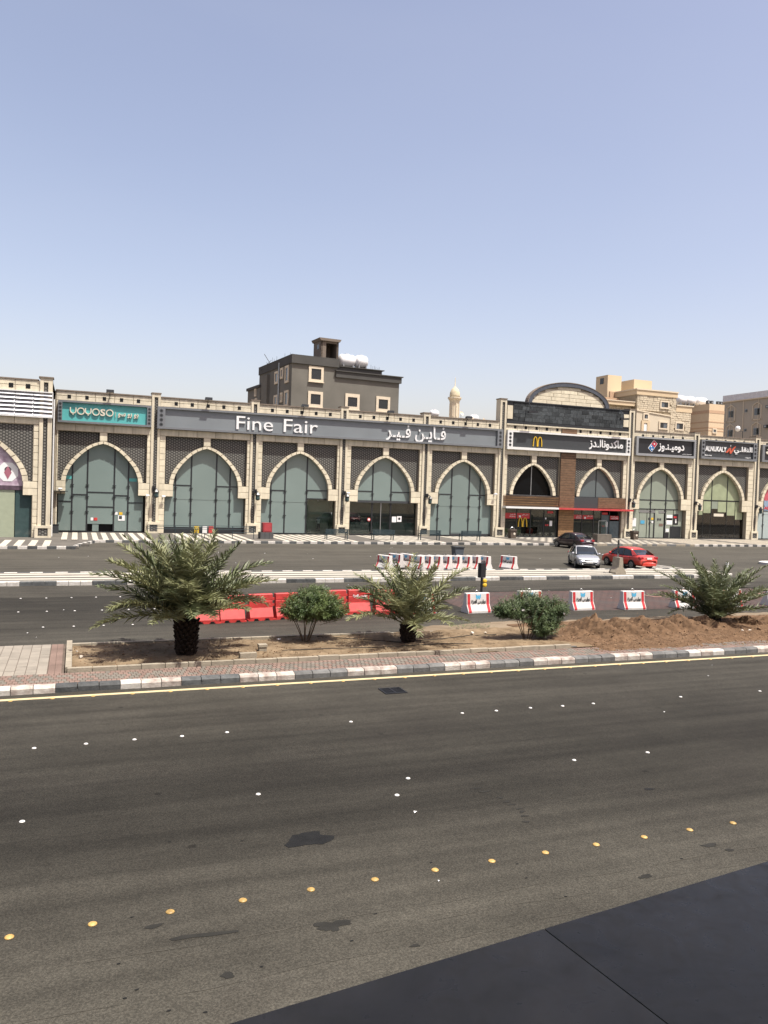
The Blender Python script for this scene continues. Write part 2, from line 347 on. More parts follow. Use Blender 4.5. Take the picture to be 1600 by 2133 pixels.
# ------------------------------------------------------------------ text
FORMS = {}
for cp in range(0xFE80, 0xFEFD):
    d = unicodedata.decomposition(chr(cp)).split()
    if len(d) == 2: FORMS.setdefault(chr(int(d[1], 16)), {})[d[0].strip('<>')] = chr(cp)
def arab(s):
    out = []; n = len(s); T = '\u0640'
    dual = lambda c: c == T or (c in FORMS and 'initial' in FORMS[c])
    for i, c in enumerate(s):
        if c not in FORMS: out.append(c); continue
        pv = i > 0 and dual(s[i-1]); nx = i < n-1 and (s[i+1] in FORMS or s[i+1] == T) and dual(c)
        k = 'medial' if pv and nx else 'final' if pv else 'initial' if nx else 'isolated'
        out.append(FORMS[c].get(k, FORMS[c].get('isolated')))
    return ''.join(reversed(out))
def textmesh(s, bold=.02, ext=.05):
    c = bpy.data.curves.new('t', 'FONT'); c.body = s; c.size = 1; c.offset = bold; c.extrude = ext; c.resolution_u = 3
    o = bpy.data.objects.new('t', c); COL.objects.link(o); bpy.context.view_layer.update()
    me = bpy.data.meshes.new_from_object(o.evaluated_get(bpy.context.evaluated_depsgraph_get()))
    V = [tuple(v.co) for v in me.vertices]; Fc = [tuple(p.vertices) for p in me.polygons]
    bpy.data.objects.remove(o); bpy.data.curves.remove(c); bpy.data.meshes.remove(me)
    return V, Fc
def lettering(s, x0, x1, z0, z1, yb, yf, m, parent, bold=.02, name='letter', split=True, mirror=False, world=True):
    """flat or raised letters in the XZ plane between depths yf (front) and yb"""
    V, Fc = textmesh(s, bold)
    if not V: return []
    xs = [v[0] for v in V]; ys = [v[1] for v in V]; ax, bx, ay, by = min(xs), max(xs), min(ys), max(ys)
    V = [(x0+(v[0]-ax)/(bx-ax)*(x1-x0), yf if v[2] > 0 else yb, z0+(v[1]-ay)/(by-ay)*(z1-z0)) for v in V]
    if not split:
        b = MB(); b.v = V; b.f = Fc; return [b.build(name, m, parent, world)]
    par = list(range(len(V)))
    def fd(a):
        while par[a] != a: par[a] = par[par[a]]; a = par[a]
        return a
    for f in Fc:
        for k in f[1:]: par[fd(k)] = fd(f[0])
    isl = {}
    for i in range(len(V)): isl.setdefault(fd(i), []).append(i)
    # front and back caps are separate islands: merge by x overlap
    G = [[min(V[i][0] for i in g), max(V[i][0] for i in g), set(g)] for g in isl.values()]
    ch = True
    while ch:
        ch = False
        for i in range(len(G)):
            for j in range(i+1, len(G)):
                ov = min(G[i][1], G[j][1])-max(G[i][0], G[j][0]); sm = min(G[i][1]-G[i][0], G[j][1]-G[j][0])
                if ov > .45*sm:
                    G[i] = [min(G[i][0], G[j][0]), max(G[i][1], G[j][1]), G[i][2] | G[j][2]]; del G[j]; ch = True; break
            if ch: break
    res = []
    for a, b_, g in sorted(G, key=lambda q: q[0]):
        idx = sorted(g); mp = {k: n for n, k in enumerate(idx)}; b = MB(); b.v = [V[k] for k in idx]
        b.f = [tuple(mp[k] for k in f) for f in Fc if f[0] in g]; res.append(b.build(name, m, parent, world))
    return res

# ------------------------------------------------------------------ setting: ground and roads
g = MB().poly([(-900, -700, -.06), (1500, -700, -.06), (1500, 1500, -.06), (-900, 1500, -.06)]).build('ground', SAND); struct(g)
XL, XR = -45, 130
road = struct(MB().poly([(XL, -1.2, 0), (XR, -1.2, 0), (XR, 19.9, 0), (XL, 19.9, 0)]).build('road', ASP1))
MB().poly([(XL, 19.36, .004), (XR, 19.36, .004), (XR, 19.52, .004), (XL, 19.52, .004)]).build('edge_line', YPAINT, road)
road2 = struct(MB().poly([(XL, 25.05, 0), (XR, 25.05, 0), (XR, 39.9, 0), (XL, 39.9, 0)]).build('service_road', ASP2))
MB().poly([(15.6, 30.2, .004), (17.6, 29.0, .004), (34.5, 28.7, .004), (36.5, 34.9, .004), (15.9, 35.3, .004)]).build('brick_crossing', STAMP, road2)
lot = struct(MB().poly([(XL, 39.9, 0), (XR, 39.9, 0), (XR, 77.6, 0), (XL, 77.6, 0)]).build('parking_lot', ASP3))

def blob(cx, cy, rx, ry, z, seed, n=22, jag=.25, name='stain', m=STAIN, parent=None):
    r_ = random.Random(seed); pts = []
    ph = [r_.uniform(0, 6.3) for _ in range(4)]
    for k in range(n):
        a = 2*math.pi*k/n; q = 1+jag*(math.sin(2*a+ph[0])*.5+math.sin(3*a+ph[1])*.5+math.sin(5*a+ph[2])*.4+r_.uniform(-.4, .4))
        pts.append((cx+rx*q*math.cos(a), cy+ry*q*math.sin(a), z))
    return MB().poly(pts).build(name, m, parent)
p = gr(645, 1748); blob(p.x, p.y, .30, .24, .004, 3, jag=.3, parent=road)
p = gr(692, 1928); blob(p.x, p.y, .17, .11, .004, 4, n=44, jag=.45, m=STAIN2, parent=road)
p = gr(474, 2032); blob(p.x, p.y, .07, .055, .004, 5, m=STAIN2, parent=road)
for x, y, rx, ry, sd in [(1478, 1761, .12, .06, 8), (1520, 1771, .07, .04, 9), (1352, 1644, .09, .04, 10), (865, 1970, .05, .03, 13), (1345, 1826, .10, .05, 14), (320, 1930, .10, .04, 15)]:
    p = gr(x, y); blob(p.x, p.y, rx, ry, .004, sd, m=STAIN2 if sd != 10 else STAIN, parent=road)
for x, y, sd in [(247, 2008, 1), (285, 2062, 2), (275, 1911, 4), (428, 2109, 5), (545, 2014, 6), (898, 1797, 7), (1097, 1829, 8), (1078, 1800, 9), (1178, 1868, 10), (1420, 1789, 11), (353, 1754, 12), (504, 1752, 13), (352, 2106, 14), (733, 1960, 15), (782, 1904, 16), (260, 2080, 17)]:
    p = gr(x, y); blob(p.x, p.y, .022, .014, .004, sd, n=9, m=STAIN, parent=road, name='gum_spot')
p = gr(400, 1930)
MB().poly([gr(x, y, .004) for x, y in [(352, 1956), (380, 1948), (430, 1943), (497, 1937), (497, 1941), (440, 1950), (400, 1953), (360, 1960)]]).build('stain', STAIN2, road)
for k, (x, y) in enumerate([(992, 1642), (1010, 1649), (1042, 1662), (1056, 1670), (1066, 1676), (1082, 1685), (1088, 1691), (1092, 1700), (1096, 1712)]):
    p = gr(x, y); blob(p.x, p.y, .10 if k < 2 else .06, .035, .004, 40+k, n=12, m=STAIN2, parent=road, jag=.4)

# worn longitudinal seams in the asphalt
SEAM = mat('pale_seam', (.078, .072, .06), .9, var=.3, scale=6, spec=.1)
def seam(y0, slope, x0, x1, seed, m=SEAM, wd=.018):
    r_ = random.Random(seed); x = x0
    while x < x1:
        L_ = r_.uniform(.3, 1.6); n = max(3, int(L_/.06)); top = []; bot = []
        for i in range(n+1):
            xx = x+L_*i/n; yy = y0+slope*(xx-x0)+.025*math.sin(xx*2.3+seed)+r_.uniform(-.006, .006); h = wd*r_.uniform(.2, 1)*max(0., math.sin(math.pi*i/n))**.5
            top.append((xx, yy+h/2, .004)); bot.append((xx, yy-h/2, .004))
        MB().poly(bot+top[::-1]).build('seam', m, road); x += L_+r_.uniform(.05, .5)
seam(8.55, .0, -1, 9, 1); seam(7.75, .01, -1, 7, 2); seam(8.2, 0, 3, 10, 3, wd=.012); seam(6.95, .01, -1, 5.5, 4)
# studs
def stud(name, label, r, m, cat='road stud'):
    t = MB().lathe((0, 0, 0), [(r, 0), (r*.97, .008), (r*.72, .017), (r*.3, .021), (0.001, .022)], 14).build(name, m, smooth=True); return tag(t, label, cat)
def ordn(n): return ['leftmost', 'second', 'third', 'fourth', 'fifth', 'sixth', 'seventh', 'eighth', 'ninth', 'tenth', 'eleventh', 'twelfth', 'thirteenth', 'fourteenth', 'fifteenth', 'sixteenth', 'seventeenth', 'eighteenth', 'nineteenth', 'twentieth'][n] if n < 20 else str(n+1)+'th'
def studrow(label, r, m, group, pts):
    o0 = None
    for i, p in enumerate(pts):
        if o0 is None: o = o0 = stud('road_stud', '', r, m)
        else: o = o0.copy(); COL.objects.link(o)
        o['label'] = label % (ordn(i) + ('' if i == 0 else ' from the left')); o['group'] = group; o['category'] = 'road stud'; o.location = p; o.rotation_euler.z = rnd.uniform(0, 6)
studrow('domed yellow stud, %s in the nearest row across the asphalt', .052, STUDY, 'yellow studs along the near road edge', [(-.59+.85*i, 9.31, 0) for i in range(13)])
PTS = [(71,1559),(179,1550),(280,1541),(379,1534),(473,1526),(731,1504),(963,1486),(1034,1481),(1105,1475),(1172,1471),(1236,1466),(1418,1452),(1583,1440)]
studrow('small white stud, %s in the upper lane row of the near road', .042, STUDW, 'white studs on the near road', [gr(*q) for q in PTS])
studrow('small white stud, %s in the sparse middle row of the near road', .042, STUDW, 'white studs on the near road', [gr(*q) for q in [(46,1712),(538,1655),(827,1657),(850,1622),(1196,1584),(1349,1568)]])
studrow('white stud, %s in the farthest row of the service road', .042, STUDW, 'white studs on the service road', [(-2.1+i*.98, 35.83, 0) for i in range(7)])
studrow('white stud, %s in the middle row of the service road', .042, STUDW, 'white studs on the service road', [(-1.96+i*.98, 32.2, 0) for i in range(6)])
studrow('white stud, %s in the nearest row of the service road', .042, STUDW, 'white studs on the service road', [(-.98+i*.96, 28.78, 0) for i in range(4)])
studrow('yellow stud, %s of those touching the yellow kerb line', .05, STUDY, 'yellow studs along the kerb line', [(-1.3+i*.87, 19.33, 0) for i in range(27)])

# ------------------------------------------------------------------ median
med = struct(MB().box(-12, 60, 20.08, 21.26, -.05, .135).box(-12, -.22, 21.26, 24.98, -.05, .135).build('median', PAVJ))
kerb = struct(MB().box(-12, 60, 19.86, 20.06, -.05, .06).build('kerb', KG2))
def kerbmesh(L, d, h, bev):
    b = MB(); b.prism([(0, -.04), (0, h-bev), (bev, h), (d, h), (d, -.04)], -L/2, L/2, 'x'); return b
KM = kerbmesh(.462, .25, .17, .05)
kproto = {}
def kerb_stone(m, x, y, parent, MBsrc, key, name='kerb_stone', jit=.006):
    if key+m.name not in kproto:
        o = MBsrc.build(name, m, parent); kproto[key+m.name] = o.data
    else:
        o = bpy.data.objects.new(name, kproto[key+m.name]); COL.objects.link(o); o.parent = parent
    o.location = (x, y+rnd.uniform(-jit, jit), rnd.uniform(-jit, jit)); o.rotation_euler.z = rnd.uniform(-.008, .008); return o
for i in range(-5, 90):
    x = -.38+.24+.48*i; gidx = i // 3
    dark = gidx % 2 == 0
    if dark: m = KG if i < 12 else KG2
    else: m = rnd.choice([KW, KWORN]) if i < 6 else rnd.choice([KWORN, KP]) if i < 12 else rnd.choice([KWORN, KWORN, KW])
    if 15 < x < 40 and not dark: m = rnd.choice([KW, KWORN, KWORN])
    if 12 <= i < 15: m = KG2
    kerb_stone(m, x, 19.84, kerb, KM, 'near')
# pavers: near strip (one mesh, far too many to pick apart), plaza slabs one by one
def pavers(name, m, pick):
    b = MB(); r_ = random.Random(3)
    Y = 20.13; row = 0
    while Y < 21.1:
        n = 0; x = -11.0+(row % 2)*.06
        while x < 34:
            red = pick(row, x)
            if red is not None and red: b.box(x+.004, x+.106, Y+.006, Y+.204, .13, .150+r_.uniform(-.003, .003))
            x += .12; n += 1
        Y += .21; row += 1
    return tag(b.build(name, m, med), kind='stuff')
def isred(row, x):
    h = math.sin(math.floor(x/.12+.5)*12.9898+row*78.233)*43758.5453; h -= math.floor(h)
    if row in (0, 4): return h < .9
    return h < (.42 if row in (1, 2, 4, 5) else .3)
pavers('paver', PAVR, lambda r_, x: isred(r_, x)); pavers('paver', PAVG, lambda r_, x: not isred(r_, x))
sb = None
for i in range(0, 34):
    for j in range(0, 8):
        x = -.62-.25*i-.12; y = 21.17+.475*j+.24
        if sb is None:
            o = MB().box(-.118, .118, -.235, .235, -.02, .015).build('paving_slab', PSLAB, med); sb = o.data
        else: o = bpy.data.objects.new('paving_slab', sb); COL.objects.link(o); o.parent = med
        o.location = (x, y, .137+rnd.uniform(-.003, .003))
b = MB()
for i in range(2):
    for j in range(26):
        b.box(-.60+i*.16+.004, -.60+i*.16+.156, 21.17+j*.146+.004, 21.17+j*.146+.142, .13, .151)
tag(b.build('paver', PAVR, med), kind='stuff')
# border kerb of the planting bed
bk = struct(MB().box(-.14, 15.1, 21.30, 21.40, .0, .18).box(-.14, -.04, 21.4, 24.9, 0, .18).box(-.14, 13, 24.95, 25.05, 0, .10).build('bed_kerb', KG2))
fb = None
for i in range(25):
    if fb is None: o = MB().box(-.292, .292, -.075, .075, 0, .225).build('border_stone', CONC, bk); fb = o.data
    else: o = bpy.data.objects.new('border_stone', fb); COL.objects.link(o); o.parent = bk
    o.location = (.15+i*.6, 21.34+rnd.uniform(-.01, .01), .02+rnd.uniform(-.008, .008)); o.rotation_euler.z = rnd.uniform(-.01, .01)
for i in range(6):
    o = bpy.data.objects.new('border_stone', fb); COL.objects.link(o); o.parent = bk; o.location = (-.12, 21.72+i*.6, .02); o.rotation_euler.z = R(90)
for i in range(20):
    o = bpy.data.objects.new('border_stone', fb); COL.objects.link(o); o.parent = bk; o.location = (.2+i*.6, 25.02, -.08+(-.03 if i > 16 else 0))
# soil
def nz(x, y, s, o=3): return noise.fractal(Vector((x*s, y*s, 3.1)), 1.0, 2.0, o)
def sheet(name, m, x0, x1, y0, y1, step, fz, kind='structure'):
    nx = int((x1-x0)/step); ny = int((y1-y0)/step); b = MB()
    for j in range(ny+1):
        for i in range(nx+1):
            x = x0+(x1-x0)*i/nx; y = y0+(y1-y0)*j/ny; b.v.append((x, y, fz(x, y)))
    for j in range(ny):
        for i in range(nx):
            a = j*(nx+1)+i; b.f.append((a, a+1, a+nx+2, a+nx+1))
    o = b.build(name, m, smooth=True); o['kind'] = kind; return o
sheet('planting_bed', SOIL, -.05, 15.9, 21.24, 25.0, .07, lambda x, y: .10+.045*nz(x, y, .9)+.03*nz(x, y, 4)+.05*max(0, (x-9)/6))
def spill(x, y):
    e = min(1, max(0, (27.0+.9*nz(x, 7, .35)-y)/1.2))*min(1, max(0, (x-10.5)/2.5))
    return -.02+.10*e+.02*nz(x, y, 3)*e
sheet('spilled_sand', mat('spilled_sand', (.17, .13, .085), .95, scale=1.5, bump=.5, bscale=10, col2=(.25, .195, .135)), 10.6, 50, 24.9, 28.4, .1, spill)
# excavated mound: ridge heights taken along the heap
PEAKS = [(at(x, y, Y).x, Y, at(x, y, Y).z, sf, sx) for x, y, Y, sf, sx in [(1200, 1306, 23.2, .22, .45), (1240, 1281, 23.4, .27, .62), (1294, 1284, 23.6, .27, .70), (1338, 1281, 23.6, .28, .55), (1385, 1292, 23.3, .26, .6), (1420, 1279, 23.7, .27, .55), (1470, 1281, 23.9, .27, .5), (1520, 1296, 23.4, .26, .6), (1562, 1281, 23.8, .28, .5), (1615, 1281, 23.8, .28, .5), (1680, 1284, 23.8, .28, .5), (1760, 1288, 23.8, .28, .5), (1860, 1290, 23.8, .28, .5), (1990, 1294, 23.8, .28, .5), (1275, 1322, 21.9, .3, .5), (1350, 1320, 21.9, .3, .45), (1440, 1317, 21.8, .3, .45), (1530, 1315, 21.8, .3, .45), (1620, 1312, 21.8, .3, .5)]]
def moundz(x, y):
    z = -9
    for px, py, pz, sf, sx in PEAKS:
        dx = (x-px)*sx*1.5; dy = (y-py)*(sf if y < py else sf*1.35)
        z = max(z, pz+.02-math.sqrt(dx*dx+dy*dy+.0035)*1.12)
    wx = nz(x, y, .7)
    e = min(1, max(0, (x-15.1-.5*wx)/.9)); foot0 = (20.45 if x < 18.5 else min(20.8, 20.45+(x-18.5)*.2))+.16*nz(x, 2, 1.1)+(1-e)*1.2
    k = min(1, max(0, (y-foot0)/.55))*min(1, max(0, (25.9+.2*nz(x, 9, .8)-y)/.6))*e
    if k <= 0: return -.03
    z = z+.07*nz(x, y, 1.5)+.07*nz(x+9, y, 4.)+.07*nz(x, y+7, 9.)
    return .10+(max(z, .22+.06*nz(x, y, 3))-.10)*k**.7
mound = sheet('dirt_mound', DIRT, 15.0, 40, 20.2, 26.2, .045, moundz, None)
del mound['kind']; tag(mound, 'long ridge of freshly dug brown earth dumped on the median at the right', 'dirt mound')
b = MB(); r_ = random.Random(11)
def rock(b, x, y, z, s, r_):
    n0 = len(b.v); q = Matrix.Rotation(r_.uniform(0, 6), 3, Vector((r_.random(), r_.random(), r_.random()+.1)).normalized())
    for d in [(1,0,0),(-1,0,0),(0,1,0),(0,-1,0),(0,0,1),(0,0,-1)]:
        v = q @ (Vector(d)*s*r_.uniform(.6, 1.2)); b.v.append((x+v.x, y+v.y, z+v.z*.8))
    for f in ((0,2,4),(2,1,4),(1,3,4),(3,0,4),(2,0,5),(1,2,5),(3,1,5),(0,3,5)): b.f.append(tuple(n0+i for i in f))
for i in range(7000):
    x = r_.uniform(15.3, 34); y = 20.5+abs(r_.gauss(0, 1))*1.3 if r_.random() < .6 else r_.uniform(21, 25)
    if y > 25.5: continue
    z = moundz(x, y); rock(b, x, y, max(z, .15)+.005 if y < 21.1 else z+.005, r_.choice([.012, .016, .022, .03, .055 if r_.random() < .35 else .025]), r_)
tag(b.build('dirt_clods', CLOD), 'loose earth clods and crumbs scattered over and below the brown mound', 'earth clods', kind='stuff')
b = MB()
for i in range(1500):
    x = r_.uniform(0, 15.5); y = r_.uniform(21.5, 24.9); rock(b, x, y, .12, r_.choice([.008, .012, .02, .028]), r_)
for i in range(500):
    x = r_.uniform(11, 36); y = r_.uniform(25.6, 29); rock(b, x, y, .02, r_.choice([.008, .012, .02]), r_)
tag(b.build('gravel', CLOD), 'small stones and crumbs of soil littering the planting bed and road edge', 'gravel', kind='stuff')
for x, y, s, lab, m in [(983, 1321, .10, 'pale rock lying in the sandy bed between the small palm and the flowering oleander', STONEP), (1011, 1319, .06, 'small pale stone right of the pale rock in the bed', STONEP), (1580, 1313, .12, 'brown rock low on the right end of the dirt mound', CLOD), (1562, 1309, .07, 'pale stone on the right part of the dirt mound', STONEP), (1547, 1307, .05, 'smallest pale stone on the right part of the dirt mound', STONEP), (168, 1370, .07, 'pale chunk at the left end of the planting bed', STONEP), (160, 1358, .04, 'tiny white stone near the left corner of the planting bed', STONEP)]:
    P0 = gr(x, y, .15)
    if x > 1200: P0 = Vector((at(x, y, 22.3).x, 22.3, 0)); P0.z = moundz(P0.x, P0.y)
    b = MB(); rock(b, 0, 0, s*.4, s, r_); rock(b, s*.4, s*.1, s*.3, s*.8, r_); o = b.build('rock', m); o.location = P0; tag(o, lab, 'rock')
# ------------------------------------------------------------------ separator island
YI0, YI1 = 39.98, 44.15
pts = [(XL, YI0+.2), (39.4, YI0+.2), (40.6, YI0+.8), (41.2, 41.9), (41.0, 43.3), (40.2, YI1), (XL, YI1)]
isl = struct(MB().prism(pts, -.05, .17, 'z').build('traffic_island', STRG))
for i, (y0, y1) in enumerate([(40.34, 40.62), (41.05, 41.5), (42.05, 42.6), (43.1, 43.65)]):
    x = XL+.1
    MB().box(x, 40.6, y0, y1, .168, .174).build('stripe', STRW, isl)
for i in range(5):
    xa = 38.5+i*.66; MB().poly([(xa-.3, 49.9-i*.25, .004), (xa-.1, 49.9-i*.25, .004), (xa+.34, 44.3, .004), (xa+.14, 44.3, .004)]).build('hatch_stripe', WPAINT, lot)
ik = struct(MB().box(XL, 40.2, YI0, YI0+.2, -.05, .1).build('island_kerb', KG2))
KM2 = kerbmesh(.505, .24, .205, .03)
for i in range(-14, 78):
    x = -2.4+.26+.526*i; dark = (i // 3) % 2 == 0
    kerb_stone(KG if dark else KW, x, YI0-.01, ik, KM2, 'isl', jit=.004)
for k in range(6):
    a = k/5*math.pi/2; o = kerb_stone(KW if k < 3 else KG, 39.75+1.5*math.sin(a), YI0+.1+1.9*(1-math.cos(a)), ik, KM2, 'isl'); o.rotation_euler.z = a
KM3 = kerbmesh(.6, .2, .19, .02)
for i in range(-7, 70):
    kerb_stone(KW if i % 2 else KG, -2.77+.6*i+.3, YI1-.12, ik, KM3, 'islb', jit=.004)
# round white kerbed island at far right
p = gr(1604, 1176)
rr = struct(MB().lathe((p.x+.6, p.y, 0), [(1.25, 0), (1.25, .17), (1.1, .2), (0.01, .2)], 28).build('round_island', CONCW))

# ------------------------------------------------------------------ shop pavement
YK = 67.6
pv = struct(MB().box(.9, XR, YK, 77.75, -.05, .2).box(-14, .2, 60.9, 77.75, -.05, .15).box(.2, .9, 63.5, 77.75, -.05, .17).build('shop_pavement', STRG))
PIL = [6.75, 16.15, 25.4, 34.65, 43.88, 61.3, 71.2, 81.1, 91.0, 100.9]
x = -1.15; n = 0
stripe = None
while x < 43:
    if min(abs(x+.2-p_) for p_ in PIL[:5]) > 1.25 or False:
        y0 = YK+.28
        if stripe is None: o = MB().box(0, .44, 0, 9.2, 0, .005).build('stripe', STRW, pv); stripe = o.data
        else: o = bpy.data.objects.new('stripe', stripe); COL.objects.link(o); o.parent = pv
        o.location = (x, y0, .198)
    x += .80
for i in range(7):
    o = bpy.data.objects.new('stripe', stripe); COL.objects.link(o); o.parent = pv; o.location = (-8+i*.95, 62.0, .148)
    o.scale = (1.1, .62, 1)
b = MB(); c = MB(); r_ = random.Random(5)
for j in range(13):
    y = YK+.35+j*.7; xx = 45.2+(j % 2)*.45
    while xx < 60.4:
        if abs(xx-61.3) > 1.2: b.box(xx, xx+.55, y, y+.42, .198, .204)
        xx += .9
    xx = 62.4+(j % 2)*.3
    while xx < 100:
        if min(abs(xx-q) for q in PIL) > .9: c.box(xx, xx+.55, y, y+.6, .198, .204+r_.uniform(0, .002))
        xx += .62
tag(b.build('tile', STRW, pv), kind='stuff'); tag(c.build('tile', mat('pale_pavement_tile', (.38, .34, .275), .6, var=.12, scale=.6), pv), kind='stuff')
pk = struct(MB().box(1.4, XR, YK-.02, YK+.18, -.05, .1).build('pavement_kerb', KG2))
KM4 = kerbmesh(.62, .22, .21, .02)
for i in range(0, 160):
    x = 1.9+.635*i
    if x > XR-30: break
    if 46 < x < 62.5: kerb_stone(KG2 if rnd.random() < .6 else CONC, x, YK-.03, pk, KM4, 'pav', jit=.004); continue
    kerb_stone(KW if i % 2 == 0 else KG, x, YK-.03, pk, KM4, 'pav', jit=.004)
for i in range(10):
    t = i/9; a = t*math.pi/2.2
    o = kerb_stone(KW if i % 2 else KG, .0+1.5*t**1.3, 61.0+6.3*t**.8, pk, KM4, 'pav'); o.rotation_euler.z = R(72)
for i in range(22): kerb_stone(KW if i % 2 else KG, -.35-.635*i, 60.88, pk, KM4, 'pav', jit=.004)

# ------------------------------------------------------------------ the shopping arcade
A = thing('shopping_arcade', 'long single-storey cream stone arcade of shops with tall pointed arches and dark lattice spandrels', 'building', (30, 77.5, 0))
YF, YP, YM, YG = 77.40, 77.31, 77.74, 77.92      # stone face, pilaster face, lattice face, glazing
TAB = [(1, 0), (.985, .12), (.94, .25), (.87, .38), (.78, .50), (.66, .625), (.53, .745), (.39, .85), (.25, .925), (.12, .972), (0, 1)]
def tabi(s):
    s = s*(len(TAB)-1); i = min(int(s), len(TAB)-2); t = s-i
    return TAB[i][0]+(TAB[i+1][0]-TAB[i][0])*t, TAB[i][1]+(TAB[i+1][1]-TAB[i][1])*t
# (centre, pilaster left, pilaster right, half width of arch, lattice half width, spring z, style)
BAYS = [(2.14, -1.95, 6.75, 3.17, 3.86, 4.88, 'A'), (11.57, 6.75, 16.15, 3.10, 3.88, 4.86, 'A'), (20.86, 16.15, 25.4, 3.05, 3.88, 4.86, 'A'),
        (30.10, 25.4, 34.65, 3.0, 3.85, 4.9, 'A'), (39.27, 34.65, 43.88, 3.0, 3.85, 4.9, 'A'), (48.1, 43.88, 51.5, 2.64, 3.45, 4.96, 'M'),
        (56.95, 53.6, 61.3, 2.64, 3.42, 4.98, 'M'), (66.05, 61.3, 71.2, 3.15, 4.02, 5.03, 'A'), (75.8, 71.2, 81.1, 3.17, 4.02, 5.12, 'A'),
        (85.7, 81.1, 91.0, 3.17, 4.02, 5.12, 'A'), (95.6, 91.0, 100.9, 3.17, 4.02, 5.12, 'A')]
def mp(me, name, m, parent, loc):
    o = bpy.data.objects.new(name, me); COL.objects.link(o); o.parent = parent; o.location = loc; return o
SC = {}
def stone(x0, x1, z0, z1, parent, name, yf=YF, d=.07, m=LIME, gap=.018):
    if x1-x0 < .06 or z1-z0 < .06: return
    dx, dz = round(x1-x0-2*gap, 2), round(z1-z0-2*gap, 2); key = (dx, dz, d, m.name, name)
    if key not in SC:
        e = .012
        b = MB(); b.v = [(-dx/2, d, -dz/2), (dx/2, d, -dz/2), (dx/2, d, dz/2), (-dx/2, d, dz/2), (-dx/2, e, -dz/2), (dx/2, e, -dz/2), (dx/2, e, dz/2), (-dx/2, e, dz/2),
                         (-dx/2+e, 0, -dz/2+e), (dx/2-e, 0, -dz/2+e), (dx/2-e, 0, dz/2-e), (-dx/2+e, 0, dz/2-e)]
        b.f = [(8, 9, 10, 11), (4, 5, 9, 8), (5, 6, 10, 9), (6, 7, 11, 10), (7, 4, 8, 11), (0, 1, 5, 4), (1, 2, 6, 5), (2, 3, 7, 6), (3, 0, 4, 7)]
        me = bpy.data.meshes.new(name); me.from_pydata(b.v, [], b.f); me.materials.append(m); me.update(); SC[key] = me
    return mp(SC[key], name, m, parent, ((x0+x1)/2-A.location.x, yf-A.location.y, (z0+z1)/2))
wall = MB()
def wbox(*a): wall.box(*a)
